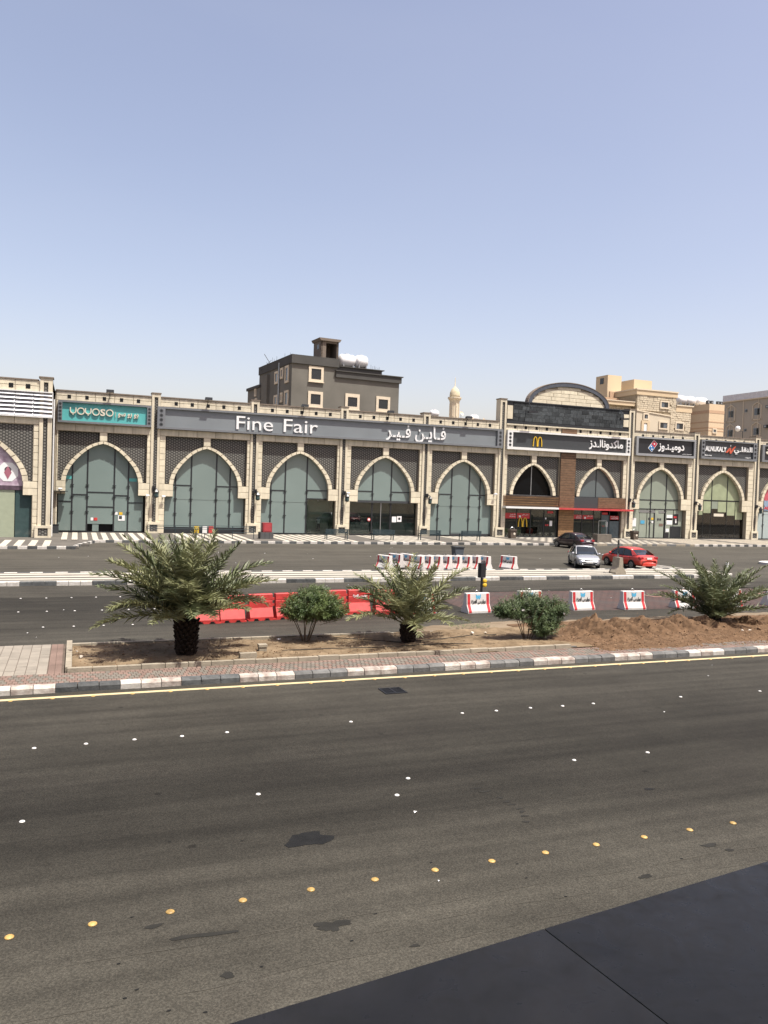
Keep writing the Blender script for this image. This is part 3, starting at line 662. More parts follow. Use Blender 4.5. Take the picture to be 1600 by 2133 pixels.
# lintel band, parapet and the body behind
wbox(-2.0, 51.55, YF+.05, 78.4, 9.41, 12.98); wbox(53.65, 105, YF+.05, 78.4, 9.41, 12.98); wbox(51.55, 53.65, YF+.2, 78.4, 9.41, 12.98)
wbox(-2.0, 105, 92, 92.4, 0, 12.6); wbox(-2.3, -2.0, 77.5, 92.4, 0, 12.98); wbox(105, 105.3, 77.4, 92.4, 0, 12.98); wbox(-2.3, 105.3, 78.4, 92.4, 12.1, 12.4)
arch_parent = None
frame_parts = []
def arch_curve(c, hw, zs, za, n=14):
    L_ = [(c-hw*tabi(i/n)[0], zs+(za-zs)*tabi(i/n)[1]) for i in range(n+1)]
    return L_ + [(2*c-x, z) for x, z in reversed(L_[:-1])]
bases = {}
for bi, (c, pl, pr, hw, mh, zs, st) in enumerate(BAYS):
    za, zo = 8.40+(.22 if bi > 6 else 0), 8.63+(.28 if bi > 6 else 0); ho = hw+.38; MT = 9.41
    L0, R0 = pl+(.4 if pl > -1 else 0.1), pr-(.4 if st == 'A' or bi == 6 else -.0)
    if bi == 5: R0 = 51.55
    if bi == 6: L0 = 53.65
    # piers behind the stones
    wbox(L0-.15, c-mh, YF+.05, 78.4, 3.7 if st == 'M' and bi == 6 else .15, 9.41); wbox(c+mh, R0+.15, YF+.05, 78.4, 3.7 if st == 'M' and bi == 5 else .15, 9.41)
    wbox(c-.33, c+.33, YF+.02, 77.75, zo-.06, 9.42)
    if st == 'A':
        wbox(c-mh-.01, c-hw, YF+.05, YG+.1, 3.69, zs); wbox(c+hw, c+mh+.01, YF+.05, YG+.1, 3.69, zs)
    # lattice spandrels
    for sgn in (-1, 1):
        b = MB(); out = [(x, z) for x, z in arch_curve(c, ho-.03, zs, zo)]
        half = out[:15] if sgn < 0 else out[14:]
        P2 = half+([(c-.33, zo), (c-.33, MT), (c-mh, MT), (c-mh, zs)] if sgn < 0 else [(c+mh, zs), (c+mh, MT), (c+.33, MT), (c+.33, zo)])
        if sgn < 0: P2 = [p_ for p_ in half if p_[0] < c-.33]+P2[len(half):]
        else: P2 = [p_ for p_ in half if p_[0] > c+.33]+P2[len(half):]
        b.prism(P2, YM, YM+.1); b.build('lattice_panel', LATT, A, True)
    # arch ring: backing and voussoirs
    ci, co = arch_curve(c, hw, zs, za, 28), arch_curve(c, ho, zs, zo, 28)
    b = MB(); b.prism(co+list(reversed(ci)), YF+.05, YG-.01); ring = b.build('arch', LIME_D, A, True)
    nv = 9
    for sgn in (-1, 1):
        for k in range(nv):
            t0, t1 = k/nv+.006, (k+1)/nv-.006; P2 = []
            for t in [t0, (t0+t1)/2, t1]: q = tabi(t); P2.append((sgn*(hw-.01)*q[0], (za-zs-.01)*q[1]))
            for t in [t1, (t0+t1)/2, t0]: q = tabi(t); P2.append((sgn*(ho)*q[0], (zo-zs)*q[1]))
            if sgn > 0: P2 = P2[::-1]
            key = ('v', hw, zs, k, sgn)
            if key not in SC:
                o = MB().prism(P2, 0, .42).build('arch_stone', LIME, ring); SC[key] = o.data
            else: o = bpy.data.objects.new('arch_stone', SC[key]); COL.objects.link(o); o.parent = ring
            o.location = (c-A.location.x, YF-A.location.y, zs)
    # pier stones
    z = zs; rows = [zs+(9.41-zs)*i/8 for i in range(9)]
    for i in range(8):
        stone(L0, c-mh, rows[i], rows[i+1], A, 'pier_stone'); stone(c+mh, R0, rows[i], rows[i+1], A, 'pier_stone')
    if st == 'A':
        rows = [3.69+(zs-3.69)*i/2 for i in range(3)]
        for i in range(2):
            stone(L0, c-hw+.02, rows[i], rows[i+1], A, 'impost_stone'); stone(c+hw-.02, R0, rows[i], rows[i+1], A, 'impost_stone')
        rows = [.2+(3.69-.2)*i/6 for i in range(7)]
        for i in range(6):
            stone(L0, c-mh+.03, rows[i], rows[i+1], A, 'pier_stone'); stone(c+mh-.03, R0, rows[i], rows[i+1], A, 'pier_stone')
    elif bi == 5:
        for i in range(6): stone(L0, c-mh-.05, .2+(4.76/6)*i, .2+(4.76/6)*(i+1), A, 'pier_stone')
    elif bi == 6:
        for i in range(6): stone(c+mh+.05, R0, .2+(4.76/6)*i, .2+(4.76/6)*(i+1), A, 'pier_stone')
    stone(c-.33, c+.33, zo+.0, 9.41, A, 'keystone_block', yf=YF-.005)
    # lintel and parapet courses
    def cut(a, b_): return a, b_
    for z0, z1 in [(9.41, 10.05), (10.05, 12.15), (12.15, 12.56), (12.56, 12.98)]:
        n = 1 if z1-z0 > 1 else 5; x0, x1 = pl+.4 if pl > -1 else -1.95, R0
        if bi == 6: x0 = 53.65
        for i in range(n): stone(x0+(x1-x0)*i/n, x0+(x1-x0)*(i+1)/n, z0, z1, A, 'wall_stone' if n > 1 else 'sign_wall', m=LIME_S)
    for i in range(5):
        xv = (c-3.0+1.5*i) if st == 'A' else ((45.47, 46.85, 48.24, 49.6, 51.0)[i] if bi == 5 else (54.15, 55.53, 56.93, 58.3, 59.7)[i])
        b = MB(); b.box(xv-.15, xv+.15, YF-.012, YF+.02, 12.34, 12.68); b.build('vent', BLACK, A, True)
        b = MB(); 
segs = [(-2.0, 6.35), (7.2, 15.7), (16.6, 24.95), (25.85, 34.2), (35.1, 43.4), (61.75, 70.8), (71.6, 80.7), (81.5, 90.6), (91.4, 105)]
for a, b_ in segs: MB().box(a, b_, YF-.08, 78.5, 12.98, 13.09).build('coping', COPE, A, True)
wall.build('wall', LIME_D, A, True)
# pilasters
for k, x in enumerate(PIL):
    tall = k in (4, 5); top = 15.6 if tall else 13.42; hwid = .40
    b = MB()
    for sgn in (-1, 1):
        xa, xb = sorted((x+sgn*.17, x+sgn*hwid)); b.box(xa, xb, YP, 78.3, 1.25, top-.1)
    b.box(x-.17, x+.17, YP+.01, 78.3, top-.42, top-.1); b.box(x-hwid+.01, x+hwid-.01, YP+.25, 78.25, 1.25, top-.1)
    pilr = b.build('pilaster', LIME_S, A, True)
    MB().box(x-.168, x+.168, YP+.10, YP+.2, 1.25, top-.43).build('lattice_strip', LATT, pilr, True)
    MB().box(x-hwid-.05, x+hwid+.05, YP-.05, 78.35, top-.1, top).build('cap', COPE, pilr, True)
    for z0, z1 in ((.2, .36), (1.02, 1.27)): MB().box(x-.56, x+.56, YP-.13, YP+.3, z0, z1).build('plinth_stone', LIME, pilr, True)
    for sgn in (-1, 1):
        xa, xb = sorted((x+sgn*.36, x+sgn*.56)); MB().box(xa, xb, YP-.125, YP+.3, .36, 1.02).build('plinth_stone', LIME, pilr, True)
    MB().box(x-.36, x+.36, YP-.06, YP+.3, .36, 1.02).build('lattice_block', LATT, pilr, True)
for k in range(5):                      # drain pipe stubs and cable under the parapet
    pass
# upper storey of the double bay
up_ = MB().box(44.3, 60.9, YF+.03, 79.5, 12.98, 15.36).build('upper_wall', DARKM, A, True)
r_ = random.Random(21)
for j in range(5):
    x = 45.15-(.4 if j % 2 else 0)
    while x < 60.0:
        ww = r_.uniform(.6, 1.0); xa, xb = max(x, 45.12), min(x+ww, 60.05)
        if xb-xa > .2: stone(xa, xb, 13.2+.42*j, 13.2+.42*(j+1), up_, 'slate_tile', yf=YF-.03+r_.choice([0, .012]), d=.07, m=SLATE, gap=.008)
        x += ww
for xa, xb in ((44.38, 45.06), (60.1, 60.84)): MB().box(xa, xb, YF-.06, YF+.04, 13.4, 14.88).build('pale_panel', LIME, up_, True)
MB().box(44.3, 60.92, YF-.1, 79.6, 15.3, 15.42).build('coping', DARKM, up_, True)
MB().box(44.33, 60.9, YF-.14, 78.4, 12.72, 12.86).build('cornice', LIME_S, A, True)
MB().box(44.33, 60.9, YF-.02, 78.4, 12.86, 13.18).build('cornice', DARKM, A, True)
# round gable above
gc, gw, gz, gh = 52.62, 5.0, 15.42, 2.12
ins = [(gc+gw*math.cos(a), gz+gh*math.sin(a)) for a in [math.pi*i/32 for i in range(33)]]
ous = [(gc+(gw+.48)*math.cos(a), gz-.0+(gh+.42)*math.sin(a)) for a in [math.pi*i/32 for i in range(33)]]
gab = MB().prism(ins, YF+.35, YF+.9).build('round_gable', LIME_D, A, True)
for j in range(5):
    z0, z1 = gz+.425*j, gz+.425*(j+1)
    hx = gw*math.sqrt(max(0, 1-(((z0+z1)/2+.1-gz)/gh)**2)) if z1-gz < gh+.1 else 1.2
    n = max(2, int(hx*2/1.9))
    for i in range(n): stone(gc-hx+2*hx*i/n, gc-hx+2*hx*(i+1)/n, z0, min(z1, gz+gh-.04), gab, 'gable_stone', yf=YF+.30, d=.08, m=LIME)
MB().prism(ous+list(reversed(ins)), YF+.15, YF+.75).build('gable_arch', mat('gable_slate', (.09, .10, .12), .6, var=.15), gab, True)
ou2 = [(gc+(gw+.56)*math.cos(a), gz+(gh+.50)*math.sin(a)) for a in [math.pi*i/32 for i in range(33)]]
MB().prism(ou2+list(reversed(ous)), YF+.12, YF+.8).build('gable_coping', COPE, gab, True)
# central brown clad column
bc = MB().box(51.57, 53.63, YF-.04, YF+.3, .15, 12.98).build('clad_column', DARKM, A, True)
n = 44
for i in range(n):
    z0 = .2+(12.7-.2)*i/n; z1 = .2+(12.7-.2)*(i+1)/n
    if 10 < z0 < 12.1: continue
    stone(51.57, 53.63, z0, z1, bc, 'cladding_board', yf=YF-.10, d=.06, m=WOODL if z0 < 3.5 else WOOD, gap=.012)

# glazing --------------------------------------------------------------
def shopwin(name='shop_window'):
    return None
def top_at(c, hw, zs, za, x):
    q = min(1, abs(x-c)/hw)
    for (a, za_), (b_, zb_) in zip(TAB, TAB[1:]):
        if b_ <= q <= a: return zs+(za-zs)*(za_+(zb_-za_)*(a-q)/(a-b_) if a > b_ else za_)
    return zs
def pane(c, hw, zs, za, x0, x1, z0, z1, m, parent, name='pane', y=YG, th=.02):
    """a sheet between x0..x1 and z0..z1, its top following the arch a little behind the stones"""
    b = MB(); n = 10; T = []
    for i in range(n+1):
        x = x0+(x1-x0)*i/n
        t = top_at(c, hw+.2, zs, za+.12, x)
        if abs(x-c) > hw+.18: t = min(zs-.4, 4.2)
        T.append((x, max(z0+.02, min(z1, t))))
    b.prism([(x0, z0), (x1, z0)]+list(reversed(T)), y, y+th); return b.build(name, m, parent, True)
def mullion(b, x, z0, z1, wd=.07, y0=YG-.04, y1=YG+.1): b.box(x-wd/2, x+wd/2, y0, y1, z0, z1)
def window(bi, cols, trans, m=FILM, dark=(), base=.28, frame=DARKM, label=None):
    c, pl, pr, hw, mh, zs, st = BAYS[bi]; za = 8.40+(.22 if bi > 6 else 0)
    b = MB()
    for x in cols[1:-1]: mullion(b, x, .2, top_at(c, hw, zs, za, x)+.1, wd=.13)
    for i, ts in enumerate(trans):
        for t in ts: b.box(cols[i], cols[i+1], YG-.03, YG+.06, t-.05, t+.05)
    b.box(c-mh+.03, c+mh-.03, YG-.03, YG+.08, .2, base)
    w_ = b.build('shop_window', frame, A, True)
    for x in cols[1:-1]:
        for z in (3.5, 4.55, 2.1): MB().box(x-.16, x+.16, YG-.10, YG-.04, z-.035, z+.035).build('glass_fitting', frame, w_, True)
    for i in range(1, len(cols)-2): MB().box(cols[i]+.07, cols[i+1]-.07, YG-.006, YG-.003, 3.42, 3.445).build('pane_joint', frame, w_, True) if (i, .3) not in dark else None
    if label: w_['label'] = label
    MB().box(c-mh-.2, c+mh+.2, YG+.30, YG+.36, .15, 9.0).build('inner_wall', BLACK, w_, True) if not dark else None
    for i in range(len(cols)-1):
        zz = [base]+list(trans[i])+[9.2]
        for a, d in zip(zz, zz[1:]):
            if (i, round(a, 1)) in dark: continue
            pane(c, hw, zs, za, cols[i]+.065, cols[i+1]-.065, a+.05, d-.05, m, w_)
    return w_
c = 2.14
w0 = window(0, [-1.68, -.45, .85, 3.2, 4.45, 5.87], [(3.0,), (3.65,), (2.55, 3.9), (3.65,), (3.0,)], dark={(2, .3)}, label='tall film-covered shop window with a glass entrance in its middle panel, below the turquoise sign')
MB().box(.9, 3.15, YG, YG+.02, .97, 2.5).build('door_pane', FILM, w0, True); MB().box(1.35, 1.9, YG+.03, YG+.05, .25, .95).build('door_pane', FILM, w0, True)
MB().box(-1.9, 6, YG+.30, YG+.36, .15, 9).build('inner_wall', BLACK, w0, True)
for x0, x1, z0, z1, m in [(-1.08, -.5, 5.05, 5.35, TEAL), (4.5, 5.2, 5.0, 5.3, TEAL), (1.2, 1.42, 1.28, 1.55, WHITE), (1.46, 1.78, 1.28, 1.55, RED), (3.3, 3.55, 1.85, 2.1, WHITE), (3.68, 3.98, 1.85, 2.1, YEL), (3.6, 4.2, 1.3, 1.8, WHITE)]:
    MB().box(x0, x1, YG-.02, YG-.012, z0, z1).build('poster', m, w0, True)
MB().box(3.68, 3.95, YG-.025, YG-.021, 1.45, 1.75).build('poster', CHAR, w0, True)
w1 = window(1, [7.72, 8.75, 10.22, 12.62, 13.95, 15.42], [(4.80,), (4.80,), (), (4.80,), (4.80,)], base=.75)
MB().box(7.8, 15.35, YG-.01, YG+.02, .2, .72).build('base_panel', CHAR, w1, True)
w2 = window(2, [17.0, 18.05, 19.5, 21.75, 24.72], [(4.6,), (4.6,), (), (3.85, 4.7)], dark={(3, .3)})
MB().box(21.82, 24.65, YG+.25, YG+.28, 3.95, 9).build('inner_wall', FILM, w2, True)
w3 = window(3, [26.25, 28.9, 31.0, 33.95], [(3.75, 4.8), (3.75,), (3.75, 4.8)], dark={(0, .3), (1, .3), (2, .3)})
w4 = window(4, [35.42, 36.5, 38.1, 40.25, 41.6, 43.12], [(4.75,), (4.75,), (), (4.75,), (4.75,)])
MB().box(38.1, 43.0, YG-.012, YG+.02, .2, .48).build('base_panel', CHAR, w4, True)
MB().box(38.1, 40.2, YG-.012, YG-.004, .55, .57).build('pane_joint', DARKM, w4, True)
for x in (41.6, 12.9): pass
# dark entrance of bay 3 and pale-walled display of bay 2
def room(x0, x1, z0, z1, d, m, parent, fl=None):
    b = MB(); y0, y1 = YG+.12, YG+d
    b.box(x0, x1, y1, y1+.05, z0, z1).box(x0-.05, x0, y0, y1, z0, z1).box(x1, x1+.05, y0, y1, z0, z1).box(x0, x1, y0, y1, z1, z1+.05)
    b.box(x0, x1, y0, y1, z0-.05, z0); return b.build('shop_interior', m, parent, True)
ROOMD = mat('dark_interior', (.05, .055, .05), .7, var=.3, scale=1.2)
ROOMG = mat('grey_green_interior', (.42, .46, .36), .7, var=.1, scale=.5)  # wall colour raised to make the display look lit
room(21.85, 24.6, .2, 3.8, 1.3, ROOMG, w2)
MB().box(21.82, 24.66, YG, YG+.015, .3, 3.8).build('display_pane', GLASST, w2, True)
b = MB()
for x in (22.0, 23.1, 24.2): b.box(x-.07, x+.07, YG+.3, YG+.45, 3.6, 3.76)
b.build('spotlight', WHITE, w2, True)
room(26.3, 33.9, .2, 3.7, 2.2, mat('teal_grey_interior', (.09, .12, .115), .5, var=.25, scale=.6), w3)
for x0, x1 in ((26.3, 28.85), (28.95, 29.9), (29.95, 30.95), (31.05, 33.9)): MB().box(x0, x1, YG, YG+.015, .3, 3.7).build('door_pane', GLASST, w3, True)
MB().box(26.3, 34.0, YG-.16, YG-.05, 3.62, 3.86).build('door_header', CHAR, w3, True); MB().box(29.86, 29.94, YG-.03, YG+.05, .3, 3.7).build('door_rail', STEEL, w3, True)
MB().box(26.3, 33.9, YG+.3, YG+.34, .3, 1.55).build('lower_film', mat('misty_glass', (.16, .21, .20), .2), w3, True)
for x0, x1, z0, z1, m in [(31.2, 31.7, 1.6, 2.2, WHITE), (31.78, 32.3, 1.65, 2.25, WHITE)]: MB().box(x0, x1, YG-.02, YG-.012, z0, z1).build('notice', m, w3, True)
MB().lathe((32.04, YG-.026, 1.98), [(.14, -.0), (.14, .004)], 12, 'y').build('notice_mark', INK, w3, True)
MB().lathe((28.6, YG-.03, 1.85), [(.19, -.0), (.19, .01)], 14, 'y').build('round_sticker', REDP, w3, True); MB().lathe((28.6, YG-.036, 1.85), [(.12, -.0), (.12, .004)], 14, 'y').build('round_sticker', WHITE, w3, True)
# double bay (burger restaurant)
for bi, m in ((5, TEALD), (6, FILM)):
    c, pl, pr, hw, mh, zs, st = BAYS[bi]; b = MB(); mullion(b, c, zs, 8.35, .09); b.box(c-hw-.1, c+hw+.1, YG-.04, YG+.05, zs-.08, zs)
    ww = b.build('arch_window', STEEL if bi == 5 else DARKM, A, True)
    mm = mat('dark_arch_glass', (.006, .007, .008), .15, spec=.12) if bi == 5 else mat('grey_arch_film', (.12, .145, .15), .2, var=.05, scale=.4)
    pane(c, hw, zs, 8.4, c-hw-.1, c-.05, zs, 9, mm, ww); pane(c, hw, zs, 8.4, c+.05, c+hw+.1, zs, 9, mm, ww)
wl = MB().box(44.2, 51.5, YF+.1, YF+.3, 3.66, 4.93).build('slat_band', DARKM, A, True)
for i in range(9): MB().box(44.2, 51.48, YF-.12, YF+.06, 3.72+.133*i, 3.72+.133*i+.055).build('slat', WOODL if i % 2 else WOOD, wl, True)
MB().box(53.63, 56.93, YF-.02, YF+.3, 3.66, 4.93).build('fascia_panel', CHAR, A, True)
wr = MB().box(56.94, 60.85, YF-.0, YF+.3, 3.66, 4.93).build('fascia_panel', DARKM, A, True)
for i in range(6): stone(56.94, 60.85, 3.68+.208*i, 3.68+.208*(i+1), wr, 'cladding_board', yf=YF-.05, d=.06, m=WOOD, gap=.01)
cn = MB().box(44.15, 51.0, YF-.95, YF+.2, 3.44, 3.64).build('canopy', SIGNW, A, True); cn['label'] = 'thin white and red entrance canopy'
MB().box(51.0, 61.35, YF-.96, YF+.2, 3.43, 3.63).build('canopy_red_end', mat('red_canopy', (.50, .05, .05), .5), cn, True)
fr = MB()
for x in (44.62, 46.15, 47.95, 49.75, 51.4, 53.6, 54.9, 56.5, 57.6, 58.75, 60.2): fr.box(x-.045, x+.045, YF+.1, YF+.22, .2, 3.44)
fr.box(44.6, 51.5, YF+.1, YF+.2, .2, .3); fr.box(53.6, 60.2, YF+.1, YF+.2, .2, .3)
fw_ = fr.build('shopfront', DARKM, A, True)
fw_['label'] = 'dark glazed ground floor shopfront under the canopy'
for x0, x1 in zip((44.62, 46.15, 47.95, 49.75), (46.15, 47.95, 49.75, 51.4)): MB().box(x0+.05, x1-.05, YF+.15, YF+.165, .3, 3.42).build('pane', GLASST, fw_, True)
for x0, x1 in zip((53.6, 54.9, 56.5), (54.9, 56.5, 57.6)): MB().box(x0+.05, x1-.05, YF+.15, YF+.165, .3, 3.42).build('pane', GLASST, fw_, True)
for x0, x1 in zip((57.6, 58.75), (58.75, 60.2)): MB().box(x0+.05, x1-.05, YF+.15, YF+.165, .3, 2.9 if x0 < 58 else 2.2).build('pane', mat('blue_grey_film', (.10, .14, .155), .2), fw_, True)
room(44.4, 51.55, .2, 3.4, 3.2, ROOMD, fw_); room(53.6, 60.3, .2, 3.4, 3.2, ROOMD, fw_)
GRN = mat('lime_seat', (.22, .30, .05), .5)
for x0, x1, z0, z1, m in [(44.8, 46.0, .5, 1.2, GRN), (46.4, 47.3, .4, 1.15, GRN), (48.0, 48.9, .55, 1.15, RED)]:
    MB().lathe(((x0+x1)/2, YF+1.1, z0), [((x1-x0)*.35, 0), ((x1-x0)*.5, .35), ((x1-x0)*.42, .6), ((x1-x0)*.3, .62)], 12).build('seat', m, fw_, True)
for x0, x1, z0, z1 in [(44.67, 46.08, 2.28, 2.9), (46.2, 47.85, 2.3, 2.9), (50.2, 50.95, 2.95, 3.2), (53.66, 54.85, 2.38, 2.86), (54.98, 56.45, 2.38, 2.84), (57.7, 58.5, 2.95, 3.2), (58.85, 60.1, 2.38, 2.82)]:
    MB().box(x0, x1, YF+.125, YF+.14, z0, z1).build('red_decal', REDP, fw_, True)
def decaltext(s, x0, x1, z0, z1, m, par, y=YF+.12): lettering(s, x0, x1, z0, z1, y+.003, y-.001, m, par, split=False, name='lettering')
for x0 in (44.95, 53.8):
    decaltext(arab('ماك توصيل'), x0+.35, x0+1.05, 2.62, 2.82, WHITE, fw_); decaltext('McDelivery', x0+.3, x0+1.05, 2.42, 2.56, WHITE, fw_)
for x0 in (46.35, 55.1):
    decaltext(arab('اطلب الان'), x0+.5, x0+1.3, 2.62, 2.8, WHITE, fw_); MB().box(x0+.1, x0+.35, YF+.11, YF+.123, 2.42, 2.64).build('decal_square', WHITE, fw_, True)
decaltext(arab('عيش اللحظة'), 59.0, 60.0, 2.62, 2.78, WHITE, fw_); decaltext('WELCOME', 59.0, 60.0, 2.44, 2.56, WHITE, fw_)
for x0, x1, z0, z1, m in [(50.5, 50.85, 1.5, 2.1, WHITE), (49.95, 50.1, 1.5, 1.68, REDP), (50.17, 50.35, 1.5, 1.7, REDP), (58.2, 58.5, 1.5, 2.1, WHITE), (57.75, 57.9, 1.5, 1.66, REDP), (57.95, 58.1, 1.5, 1.66, REDP), (49.9, 50.05, 2.25, 2.45, WHITE)]:
    MB().box(x0, x1, YF+.10, YF+.112, z0, z1).build('notice', m, fw_, True)
def golden_m(cx, z0, wd, h, y, m, parent, name):
    T = wd*.062; b = MB()
    for sgn in (-1, 1):
        pts_o = []; pts_i = []
        for i in range(17):
            a = math.pi*i/16; xx = math.cos(a); zz = math.sin(a)**.75
            ox = sgn*wd*.25+wd*.25*xx; oz = z0+h*zz
            pts_o.append((cx+ox, oz)); q = .62
            pts_i.append((cx+sgn*wd*.25+wd*.25*xx*.66, z0+(h*.93)*zz))
        b.prism(pts_o+list(reversed(pts_i)), y, y+.08)
    return b.build(name, m, parent, True)
golden_m(46.93, 1.36, 1.18, 1.05, YF+.03, YEL, fw_, 'arches_emblem')
# pizza shop
w7 = window(7, [62.15, 65.0, 67.3, 69.95], [(3.75, 4.85), (3.75, 4.85), (3.75, 4.85)], m=FILM2, dark={(0, .3), (1, .3), (2, .3)})
DOORF = mat('pale_door_film', (.30, .335, .275), .3, var=.1, scale=.8)  # even pale grey-green film on the door panes
for x0, x1 in ((62.15, 63.4), (63.45, 64.5), (64.6, 65.55), (65.75, 67.1), (67.3, 68.5), (68.6, 69.9)):
    MB().box(x0, x1, YG+.0, YG+.02, .28, 3.7).build('door_pane', DOORF, w7, True)
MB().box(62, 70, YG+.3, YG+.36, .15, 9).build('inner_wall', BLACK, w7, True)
for x0, x1, z0, z1, m in [(63.3, 65.7, 3.3, 3.6, STEEL), (66.3, 67.4, 3.3, 3.55, STEEL), (65.56, 65.74, .28, 3.3, INK), (62.25, 62.95, 1.6, 2.6, WHITE), (63.6, 64.2, 1.95, 2.35, LBLUE), (67.5, 68.4, 1.9, 3.1, WHITE), (67.5, 68.4, 2.45, 2.7, BLUE), (68.5, 69.3, 1.9, 3.2, INK), (68.6, 69.1, 2.7, 2.95, REDP), (68.85, 69.05, 2.1, 2.6, WHITE), (64.75, 65.0, 2.45, 2.7, CHAR), (65.2, 65.5, 2.45, 2.7, YEL), (66.1, 66.35, 2.4, 2.65, CHAR), (66.45, 66.7, 2.4, 2.65, CHAR), (65.25, 65.5, 2.05, 2.3, WHITE), (66.4, 67.0, 1.7, 2.0, PAVR), (67.3, 67.95, .3, .9, INK), (68.1, 69.75, .3, 1.7, DARKM), (67.45, 67.95, 1.0, 1.4, WHITE)]:
    MB().box(x0, x1, YG-.03-.004*(x0 % 1), YG-.012, z0, z1).build('poster', m, w7, True)
# perfume shop
w8 = window(8, [71.85, 74.45, 77.2, 79.75], [(4.95, 4.2), (4.2,), (4.95, 4.2)], m=FILM3, dark={(0, .3), (1, .3), (2, .3)}) if False else None
b = MB()
for x in (74.45, 76.95): mullion(b, x, 3.2, 8.3, .1)
b.box(72.4, 79.2, YG-.03, YG+.06, 4.98, 5.08); b.box(71.8, 79.8, YG-.02, YG+.05, .2, .3)
for x in (73.2, 74.45, 77.0, 78.4): b.box(x-.02, x+.02, YG, YG+.05, .3, 4)
w8 = b.build('shop_window', DARKM, A, True); c, pl, pr, hw, mh, zs, st = BAYS[8]
for x0, x1, zb in ((72.5, 74.4, 5.1), (74.5, 76.9, 5.1), (77.0, 79.1, 5.1)): pane(c, hw, zs, 8.62, x0, x1, zb, 9, FILM3, w8)
for x0, x1, z0 in ((72.45, 73.1, 3.2), (73.2, 74.4, 3.45), (74.5, 75.5, 4.0), (75.55, 76.9, 3.6), (77.0, 78.3, 3.2), (78.4, 79.6, 2.7)):
    MB().box(x0, x1, YG+.0, YG+.02, z0, 4.95).build('pane', FILM3 if z0 < 3.9 else FILM2, w8, True)
MB().box(71.8, 79.8, YG+.03, YG+.045, .3, 4.1).build('lower_pane', GLASS, w8, True)
room(71.9, 79.7, .2, 4.9, 3.5, mat('black_interior', (.018, .017, .015), .5, var=.2), w8)
MB().box(74.9, 76.5, YG-.03, YG+.0, 3.05, 3.4).build('hanging_sign', CREAM, w8, True)
r_ = random.Random(8); b = MB(); d_ = MB()
for i in range(44):
    x = r_.uniform(72.2, 79.4); z = r_.choice([.9, 1.2, 1.25, 2.0, 2.6]) + r_.uniform(-.1, .1)
    b.lathe((x, YG+r_.uniform(.5, 1.3), z), [(.05, 0), (.06, .06), (.03, .13), (.02, .18)], 6)
d_.box(72.2, 79.3, YG+.5, YG+1.3, .85, .9).box(72.2, 79.3, YG+.5, YG+1.3, 1.15, 1.2)
tag(b.build('bottle', mat('pale_bottle', (.6, .55, .45), .2), w8, True), kind='stuff'); d_.build('shelf', CHAR, w8, True)
# bay 9/10 with printed film
for bi, mm in ((9, FILM), (10, FILM2)):
    c = BAYS[bi][0]; ww = window(bi, [c-3.9, c-2.6, c-1.3, c+1.3, c+3.9], [(3.9,), (3.9,), (3.9,), (3.9,)], m=mat('pale_blue_film', (.40, .47, .46), .3, var=.05), label='printed shop window at the far right end')
    if bi == 9:
        pane(c, 3.17, 5.12, 8.62, c-3.1, c+3.1, 3.95, 9, mat('blue_poster', (.20, .27, .36), .5, var=.5, scale=.8), ww, 'poster', y=YG-.03)
        MB().lathe((c-2.2, YG-.04, 6.1), [(.85, 0), (.85, .008)], 20, 'y').build('red_emblem', mat('pinkish_red', (.55, .10, .13), .5), ww, True)
        lettering('ALNU', c-2.5, c-.6, 4.1, 4.5, YG-.035, YG-.045, REDP, ww, split=False, name='lettering', bold=.04)

# ------------------------------------------------------------------ signs
def frame_ring(x0, x1, z0, z1, ix0, ix1, iz0, iz1, y0, y1, m, par, name='sign_frame'):
    b = MB(); b.box(x0, ix0, y0, y1, z0, z1).box(ix1, x1, y0, y1, z0, z1).box(ix0, ix1, y0, y1, z0, iz0).box(ix0, ix1, y0, y1, iz1, z1)
    return b.build(name, m, par, True)
def star(par, x, z, r, y, m):
    b = MB()
    for k in range(4):
        a = k*math.pi/4; M_ = Matrix.Translation((x, y, z)) @ Matrix.Rotation(a, 4, 'Y'); b.box(-r, r, -.006, .006, -r*.16, r*.16, M_)
    n = 8; o = [(x+r*.8*math.cos(2*math.pi*i/n), z+r*.8*math.sin(2*math.pi*i/n)) for i in range(n)]; q = [(x+(p_[0]-x)*.6, z+(p_[1]-z)*.6) for p_ in o]
    b.prism(o+[o[0]]+[q[0]]+list(reversed(q)), y-.008, y+.008); return b.build('ornament', m, par, True)
def sign(name_label, x0, x1, z0, z1, ix0, ix1, iz0, iz1, fm, pm, om, n=4):
    t = thing('shop_sign', name_label, 'shop sign', ((x0+x1)/2, YF-.1, z0))
    f = frame_ring(x0, x1, z0, z1, ix0, ix1, iz0, iz1, 77.02, YP-.03 if x1-x0 > 20 else YF-.01, fm, t)
    MB().box(ix0, ix1, 77.245, YP-.04 if x1-x0 > 20 else 77.30, iz0, iz1).build('sign_panel', pm, t, True)
    if om:
        for xm in ((x0+ix0)/2, (x1+ix1)/2):
            for k in range(n): star(f, xm, iz0+(iz1-iz0)*(k+.5)/n, min(.17, (ix0-x0)*.36), 77.01, om)
    return t
YL0, YL1 = 77.244, 77.13
s0 = sign('turquoise shop sign in a grey frame with cream ring letters', -1.78, 6.32, 10.14, 12.12, -1.42, 5.92, 10.32, 11.97, SIGNG, TEAL, CHAR, 5)
def ring(cx, cz, ro, ri, a0=0, a1=2*math.pi, n=24):
    o = [(cx+ro*math.cos(a0+(a1-a0)*i/n), cz+ro*math.sin(a0+(a1-a0)*i/n)) for i in range(n+1)]
    q = [(cx+ri*math.cos(a0+(a1-a0)*i/n), cz+ri*math.sin(a0+(a1-a0)*i/n)) for i in range(n+1)]
    return o+list(reversed(q))
